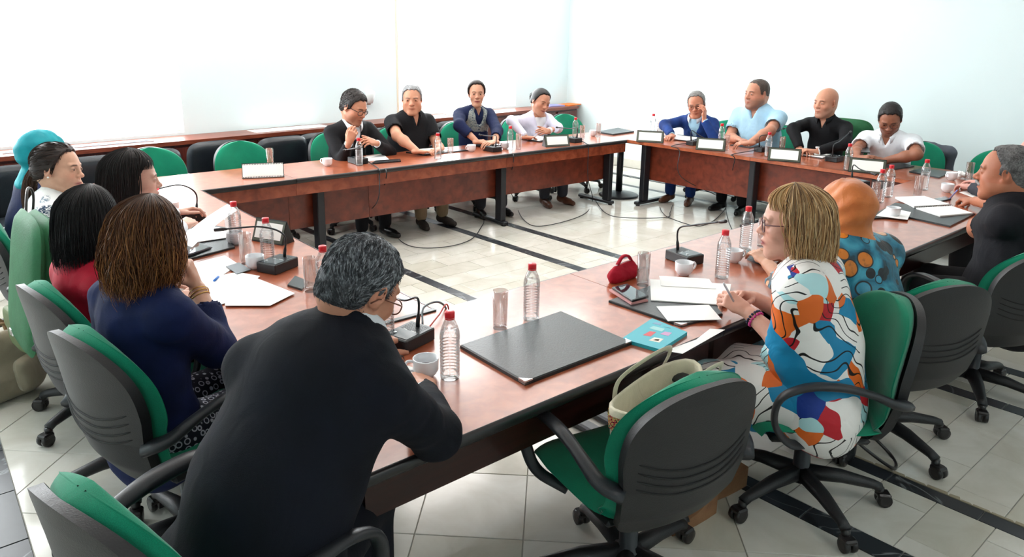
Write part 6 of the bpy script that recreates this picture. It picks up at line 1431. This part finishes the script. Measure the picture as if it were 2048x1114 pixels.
sheet([(355, 535), (450, 512), (478, 530), (420, 568), (370, 575)], 'white sheet with a blue pen on the left table', TBL, .003); sheet([(345, 570), (475, 545), (520, 553), (470, 600), (400, 625)], 'white sheet under the bracelet arm on the left table', TBL+.003, .002); sheet([(455, 560), (490, 548), (590, 587), (540, 612), (450, 612)], 'loose white sheet beside the left microphone', TBL+.0055, .0015)
quad_slab('card', [(452, 534), (478, 526), (502, 540), (474, 549)], .003, plain('grey_card', (112, 120, 126), .5), 'small grey card on the white papers', 'card', TBL+.0055)
pen(at(428, 562, TBL+.008), at(437, 553, TBL+.008), 'short blue pen cap on the white paper', plain('blue_plastic', (30, 110, 200), .4), .0055)
# sheet held by the speaking woman
hs_ = [n3(at(455, 408, .84)), n3(at(475, 420, .84)), n3(at(385, 494, .75)), n3(at(352, 485, .75))]; cc = sum(hs_)/4; mb = MB()
G_ = [[tuple((hs_[0]*(1-u)+hs_[1]*u)*(1-v)+(hs_[3]*(1-u)+hs_[2]*u)*v-cc+V3(0, 0, .012*math.sin(v*math.pi)+dz)) for v in np.linspace(0, 1, 9)] for u in np.linspace(0, 1, 3) for dz in (0,)]
mb.grid(G_); mb.grid([[(p[0], p[1], p[2]-.0006) for p in r_] for r_ in G_], flip=True); tag(mb.build('paper_sheet', M_PAPER, None, tuple(cc)), 'curved white sheet held up by the speaking woman', 'paper')
# ---- back table
nameplate(527, 354, 248, 'with a patterned black border before the empty green chair', .29, .105, dec=True); nameplate(1112, 292, 252, 'before the woman in the pale jacket', .26, .11)
tumbler(541, 333, 'behind the patterned name sign'); cup(655, 332, 'left of the man in the black suit', 120); microphone(716, 326, 90, 'before the man in the black suit', at(690, 300, .92)); bottle(719, 331, 'before the man in the black suit'); sheet([(716, 316), (722, 324), (778, 320), (768, 310)], 'white papers before the man in the black suit', TBL, .004); quad_slab('tablet', [(742, 329), (802, 324), (800, 320), (752, 323)], .010, M_PHONE, 'dark tablet right of the black-suited man\'s papers', 'tablet')
quad_slab('desk_pad', [(812, 306), (850, 311), (936, 302), (890, 297)], .010, M_PAD, 'black desk pad before the man in the black polo', 'desk pad'); sheet([(838, 299), (842, 306), (900, 302), (890, 295)], 'white printed papers before the man in the black polo', TBL+.0105, .004); bottle(876, 318, 'before the man in the black polo'); tumbler(901, 309, 'beside the bottle of the man in the black polo', .02); cup(943, 303, 'between the black polo and the navy sleeves', 180)
quad_slab('desk_pad', [(940, 291), (968, 295), (1012, 290), (990, 285)], .010, M_PAD, 'black desk pad under the clasped hands of the navy-sleeved woman', 'desk pad'); microphone(985, 302, 90, 'before the navy-sleeved woman', at(962, 270, .90)); bottle(1020, 300, 'right of the navy-sleeved woman\'s microphone'); cup(1010, 298, 'half behind the bottle of the navy-sleeved woman', 120); tumbler(1037, 298, 'right of the navy-sleeved woman\'s bottle')
quad_slab('desk_pad', [(1040, 279), (1080, 285), (1110, 279), (1075, 272)], .010, M_PAD, 'black desk pad under the pale-jacketed woman\'s paper', 'desk pad'); sheet([(1048, 277), (1078, 282), (1100, 276), (1072, 271)], 'white paper under the pale-jacketed woman\'s pen', TBL+.0105, .002); pen(n3v := at(1066, 276, TBL+.02), at(1075, 270, TBL+.13), 'pen held by the woman in the pale jacket')
microphone(1146, 284, 95, 'right of the pale-jacketed woman\'s name sign', at(1116, 255, .90)); bottle(1150, 278, 'at the far corner empty chair'); tumbler(1164, 279, 'right of the far corner bottle'); cup(1186, 272, 'near the far corner of the tables', 60); tumbler(1196, 274, 'beside the far corner cup')
quad_slab('laptop', [(1194, 266), (1226, 271), (1268, 265), (1236, 258)], .016, M_PAD, 'closed black folder on the far corner table', 'folder')
# ---- right table
bottle(1305, 268, 'behind the blue-suited man\'s sign'); tumbler(1318, 270, 'behind the sign of the man in blue'); cup(1284, 276, 'behind the leftmost name sign of the right row', 90)
nameplate(1300, 284, 212, 'before the man in the blue suit'); nameplate(1421, 300, 208, 'between the blue suit and the light blue shirt'); nameplate(1568, 322, 205, 'before the bald man in black'); nameplate(1733, 345, 202, 'before the man in the white shirt')
quad_slab('desk_pad', [(1318, 277), (1385, 284), (1405, 277), (1345, 269)], .010, M_PAD, 'black desk pad before the man in the blue suit', 'desk pad'); sheet([(1325, 276), (1380, 282), (1398, 276), (1348, 270)], 'white papers under the blue-suited man\'s pen', TBL+.0105, .004); pen(at(1347, 271, TBL+.02), at(1356, 268, TBL+.12), 'white pen held by the man in the blue suit', M_PAPER)
microphone(1386, 290, 0, 'left of the light-blue shirted man\'s sign', at(1425, 284, .72), s=.8); bottle(1441, 292, 'before the heavyset man in light blue'); tumbler(1452, 300, 'right of the light-blue shirted man\'s sign'); quad_slab('desk_pad', [(1460, 291), (1500, 297), (1520, 292), (1485, 286)], .008, M_PAD, 'black desk pad under the folded arms in light blue', 'desk pad')
microphone(1522, 303, 0, 'between the light blue shirt and the bald man', at(1566, 258, .86), s=.8); bottle(1535, 313, 'left of the bald man\'s sign'); tumbler(1563, 304, 'behind the bald man\'s sign', .1)
quad_slab('desk_pad', [(1592, 309), (1645, 318), (1668, 310), (1620, 302)], .010, M_PAD, 'black desk pad before the bald man', 'desk pad'); sheet([(1598, 309), (1645, 316), (1662, 310), (1618, 303)], 'white papers before the bald man', TBL+.0105, .004); microphone(1668, 322, 5, 'before the bald man, right of his papers', at(1698, 266, .90)); bottle(1694, 341, 'left of the white-shirted man\'s sign')
quad_slab('smartphone', [(1722, 306), (1740, 307), (1738, 296), (1720, 296)], .008, M_PHONE, 'black phone held by the man in the white shirt', 'phone', .80)
quad_slab('desk_pad', [(1760, 332), (1790, 340), (1828, 334), (1800, 327)], .010, M_PAD, 'black desk pad beside the white-shirted man', 'desk pad'); quad_slab('desk_pad', [(1818, 345), (1878, 357), (1905, 346), (1842, 338)], .010, M_PAD, 'black desk pad behind the cups by the wall', 'desk pad'); quad_slab('desk_pad', [(1940, 362), (1958, 367), (1985, 352), (1960, 346)], .010, M_PAD, 'black desk pad at the empty green chair by the wall', 'desk pad')
# ---- right end of the near row
quad_slab('desk_pad', [(1730, 440), (1790, 418), (1800, 425), (1960, 443), (1930, 460), (1890, 450)][0:1]+[(1812, 436), (1900, 455), (1950, 430), (1790, 408)], .010, M_PAD, 'black desk pad under the open spiral notebook', 'desk pad', bev=.003)
sp_ = empty('spiral_notebook', at(1850, 415, TBL+.0115), 0, 'open spiral notebook with blank white pages on the black desk pad', 'notebook'); O = sp_.location
def qpx(px, z0, th, mat, name):
    P = [at(*p, z0)-O for p in px]; a = sum((P[i].x*P[(i+1) % len(P)].y-P[(i+1) % len(P)].x*P[i].y) for i in range(len(P))); P = P if a > 0 else P[::-1]; z1 = z0-O.z; MB().prism([(p.x, p.y) for p in P], z1, z1+th).build(name, mat, sp_)
qpx([(1790, 397), (1828, 416), (1900, 412), (1848, 395)], O.z, .012, M_PAPER, 'page_block'); qpx([(1832, 418), (1880, 434), (1945, 428), (1902, 414)], O.z, .008, M_PAPER, 'page_block')
m2 = MB(); a0, a1 = at(1830, 417, O.z)-O, at(1902, 413, O.z)-O
for k in range(22): c = a0.lerp(a1, k/21)+Vector((0, 0, .007)); d_ = (a1-a0).normalized(); nn = Vector((-d_.y, d_.x, 0)); m2.tube([c+(nn*math.cos(a)+Vector((0, 0, 1))*math.sin(a))*.008 for a in np.linspace(0, 6.283, 9)], .0009, 4, cap=False)
tag(m2.build('spiral_wire', M_METAL, sp_), kind='stuff')
sheet([(1752, 432), (1815, 440), (1822, 425), (1775, 415)], 'loose white paper between the orange headscarf and the notebook', TBL+.011, .002); phone([(1868, 400), (1880, 405), (1902, 400), (1890, 395)], 'black phone by the writing hand'); sheet([(1918, 385), (1965, 402), (1995, 395), (1950, 378)], 'white papers before the moustached man'); quad_slab('case', [(1922, 377), (1965, 387), (1985, 378), (1948, 371)], .018, plain('navy_case', (36, 52, 88), .5), 'dark blue case before the moustached man', 'case', bev=.008); pen(at(1955, 392, TBL+.008), at(1980, 391, TBL+.008), 'thin black pen on the papers of the moustached man', FR_BLACK, .003)
pen(at(1899, 398, TBL+.004), at(1915, 380, TBL+.13), 'blue and white pen in the moustached man\'s hand', plain('blue_white_pen', (120, 130, 200), .4)); pen(at(1468, 604, TBL+.09), at(1447, 566, TBL+.17), 'silver pen held by the blond woman')
sh = Shape(); tc = n3(at(1920, 357)); rr_ = rg(77)
for k in range(9): sh.ell(tc+V3(*rr_.uniform(-.028, .028, 2), .02+.02*rr_.random()), rr_.uniform(.012, .024, 3), .006)
V, F = sh.mesh(.005); V = wrinkle(V, F, .004, 110, 3); V[:, 2] = np.maximum(V[:, 2], TBL+.0005); tag(link('tissue', np_mesh('tissue', V-tc, F), M_PAPER, None, tuple(tc)), 'crumpled white tissue between the cups and the glass by the wall', 'tissue')
# ---- cables from the back tables to the floor
def edge_pt(px, py): return at(px, py)
cable([at(738, 326)+Vector((0, .02, .012)), Vector((at(737, 333).x, C_IN-.016, TBL+.003)), Vector((at(737, 333).x, C_IN-.022, TBL-.05)), Vector((at(735, 333).x-.03, C_IN-.03, .42)), at(715, 440, .03), at(712, 450, .01)], 'black microphone cable hanging down the front before the black suit')
cable([Vector((at(752, 332).x, C_IN-.016, TBL+.003)), Vector((at(752, 332).x, C_IN-.026, TBL-.06)), at(765, 400, .30), at(780, 455, .01), at(815, 490, .012), at(880, 495, .012), at(940, 480, .012), at(965, 450, .012), at(968, 440, .02)], 'black cable looping on the floor under the navy-sleeved woman')
cable([Vector((at(1005, 303).x, C_IN-.016, TBL+.003)), Vector((at(1005, 303).x, C_IN-.026, TBL-.06)), at(1020, 370, .25), at(1028, 400, .01), at(1048, 440, .012), at(1085, 452, .012), at(1165, 430, .012), at(1185, 400, .012), Vector((at(1180, 290).x, C_IN-.03, .35)), Vector((at(1180, 290).x, C_IN-.02, TBL-.03)), Vector((at(1178, 290).x, C_IN-.014, TBL+.004)), at(1160, 282)+Vector((0, 0, .01))], 'black cable looping on the floor before the pale-jacketed woman')
cable([at(1190, 400, .012), at(1210, 425, .012), at(1245, 435, .012), at(1330, 435, .012), at(1340, 425, .012), at(1345, 410, .03)], 'black cable lying across the floor below the corner post'); cable([at(1320, 415, .012), at(1325, 425, .012), at(1342, 437, .012), at(1400, 452, .012), at(1440, 430, .012), at(1448, 400, .08), Vector((Dx(4.3)-.03, 4.25, .40)), Vector((Dx(4.3)-.02, 4.3, TBL-.03)), Vector((Dx(4.4)-.014, 4.4, TBL+.004)), at(1385, 289)+Vector((0, 0, .02))], 'black cable dropping before the man in the blue suit')
cable([at(1516, 304)+Vector((0, 0, .02)), Vector((Dx(3.72)-.014, 3.74, TBL+.004)), Vector((Dx(3.7)-.022, 3.7, TBL-.04)), at(1455, 380, .20), at(1452, 420, .05), at(1465, 460, .012), at(1490, 480, .012)], 'black cable dropping between the light blue shirt and the bald man')
# ---- bags
# cream tote on the empty chair
tb = Vector((1.69, 1.27, .44)); ta = R(10)
tt = empty('tote_bag', tb, ta, 'cream canvas tote bag with embroidered edge standing open on the empty chair', 'bag'); tt.scale = (1.15, 1, .80)
K_CANVAS = cloth('cream_canvas', (206, 198, 174), .85, fold=.4)
def emb():
    k = NT('embroidered_band'); v = k.coord(scale=(60, 60, 60)); c = k.ramp(k.noise(v, 2.2, 2), [(.30, srgb(34, 26, 30)), (.42, srgb(196, 50, 70)), (.50, srgb(226, 206, 120)), (.58, srgb(30, 120, 110)), (.68, srgb(40, 34, 44))], 'CONSTANT'); k.set(Base_Color=c, Roughness=.9); return k.m
K_EMB = emb()
def tote_ring(z, a, b, ph=0): return [Vector((a*math.cos(t)*(1+.05*math.sin(3*t+ph)), b*math.sin(t)*(1+.08*math.sin(2*t+ph)), z+.012*math.sin(2*t+ph))) for t in np.linspace(0, 2*math.pi, 25)[:-1]]
rings = [tote_ring(0, .16, .055), tote_ring(.02, .185, .07), tote_ring(.12, .195, .085, .5), tote_ring(.22, .20, .095, 1.0), tote_ring(.275, .205, .10, 1.4), tote_ring(.282, .198, .095, 1.4), tote_ring(.27, .190, .088, 1.4), tote_ring(.15, .185, .078, .6), tote_ring(.02, .17, .06)]
mb = MB(); L_ = [[r_[i] for r_ in rings] for i in range(24)]; mb.grid(L_, wrap_u=True); mb.add(rings[0], [tuple(range(23, -1, -1))]); mb.add(rings[-1], [tuple(range(24))]); mb.build('bag_body', K_CANVAS, tt)
mb = MB(); r1 = tote_ring(.20, .203, .097, 1.0); r2 = tote_ring(.255, .208, .103, 1.3); mb.grid([[r1[i], r2[i]] for i in range(24)], wrap_u=True); mb.build('embroidered_band', K_EMB, tt)
for s in (-1, 1):
    mb = MB(); mb.tube(spline([(-.10, s*.09, .22), (-.07, s*.095, .31), (.02, s*.09-.03, .37), (.12, s*.09-.04, .37), (.17, s*.09-.02, .31), (.14, s*.09, .22)], 7), .012, 8, flat=((0, 1, 0), .3)); h_ = mb.build('handle', K_CANVAS, tt)
# sage handbag hanging on the leather chair
hb = at(62, 700, .30); th = empty('handbag', hb, R(12), 'sage green leather flap handbag hanging by a black strap from the leather chair', 'bag'); M_SAGE = plain('sage_leather', (104, 116, 80), .55, spec=.2, bump=(140, .2), vary=.08)
padded(.10, .19, .27).build('bag_body', M_SAGE, th); m2 = padded(.112, .12, .278); m2.build('flap', M_SAGE, th, (-.004, 0, .085)); MB().box((-.066, -.018, .09), (-.056, .018, .125), bev=.003).build('clasp', M_STEEL, th)
m2 = MB(); m2.tube(spline([(0, -.12, .19), (.0, -.10, .36), (.05, -.02, .60), (.10, .06, .72), (.13, .10, .66), (.08, .13, .40), (0, .12, .19)], 7), .006, 6); m2.build('strap', M_EDGE, th)
for s in (-1, 1): m2 = MB(); m2.tube([(0+.012*math.cos(a), s*.12, .19+.012*math.sin(a)) for a in np.linspace(0, 6.283, 13)], .0025, 6, cap=False); m2.build('ring', M_STEEL, th)
# beige bag on the floor at the left edge
bb = at(10, 800, 0); tb2 = empty('shoulder_bag', bb, R(20), 'beige canvas bag with leather strap standing on the floor at the frame edge', 'bag'); sh = Shape(); sh.cap((-.10, 0, .10), (.10, 0, .10), .10, .10, .04, n=(0, 1, 0), fl=.75); sh.cap((-.08, 0, .26), (.08, 0, .26), .075, .075, .08, n=(0, 1, 0), fl=.6); sh.cut(lambda X, Y, Z: -Z+0*X+0*Y)
V, F = sh.mesh(.009); V = wrinkle(V, F, .005, 26, 6); V[:, 2] = np.maximum(V[:, 2], .001); K_BEIGE = cloth('beige_canvas', (168, 158, 136), .85, fold=.4); link('bag_body', np_mesh('bag_body', V, F), K_BEIGE, tb2)
padded(.15, .17, .05).build('side_pocket', K_BEIGE, tb2, (.10, -.07, .04), (R(-8), 0, R(30)))
for s in (-1, 1): m2 = MB(); m2.tube(spline([(-.08, s*.05, .28), (-.06, s*.05, .38), (.05, s*.05, .38), (.08, s*.05, .28)], 6), .008, 8); m2.build('handle', plain('tan_leather', (150, 120, 88), .5), tb2)
# grey jacket over the white-shirted man's chair
gj = empty('jacket', (6.88+.29, 2.62-.06, .40), R(178-90), 'grey jacket draped over the chair back of the white-shirted man', 'jacket'); sh = Shape(); sh.cap((-.17, .0, .36), (.17, 0, .36), .05, .05, .04); sh.cap((-.15, -.02, .05), (-.16, .0, .34), .07, .06, .06, n=(0, 1, 0), fl=.5); sh.cap((.15, -.02, .05), (.16, .0, .34), .07, .06, .06, n=(0, 1, 0), fl=.5); sh.cap((0, -.02, .05), (0, 0, .34), .10, .08, .06, n=(0, 1, 0), fl=.4)
V, F = sh.mesh(.011); V = wrinkle(V, F, .006, 18, 3); link('jacket_body', np_mesh('jacket_body', V, F), cloth('grey_wool', (92, 98, 108), .85), gj)
# red bag with black strap under the chairs at the right
rb = at(1672, 905, 0); tr_ = empty('handbag', rb, R(40), 'black handbag with red lining on the floor behind the print dress', 'bag'); padded(.22, .16, .10).build('bag_body', M_PAD, tr_, (0, 0, .001)); padded(.18, .05, .06).build('lining', plain('red_lining', (176, 20, 50), .6), tr_, (0, 0, .14)); m2 = MB(); m2.tube(spline([(-.08, 0, .15), (-.14, -.08, .10), (-.10, -.20, .012), (.02, -.22, .01), (.08, -.05, .15)], 7), .007, 6); m2.build('strap', M_EDGE, tr_)
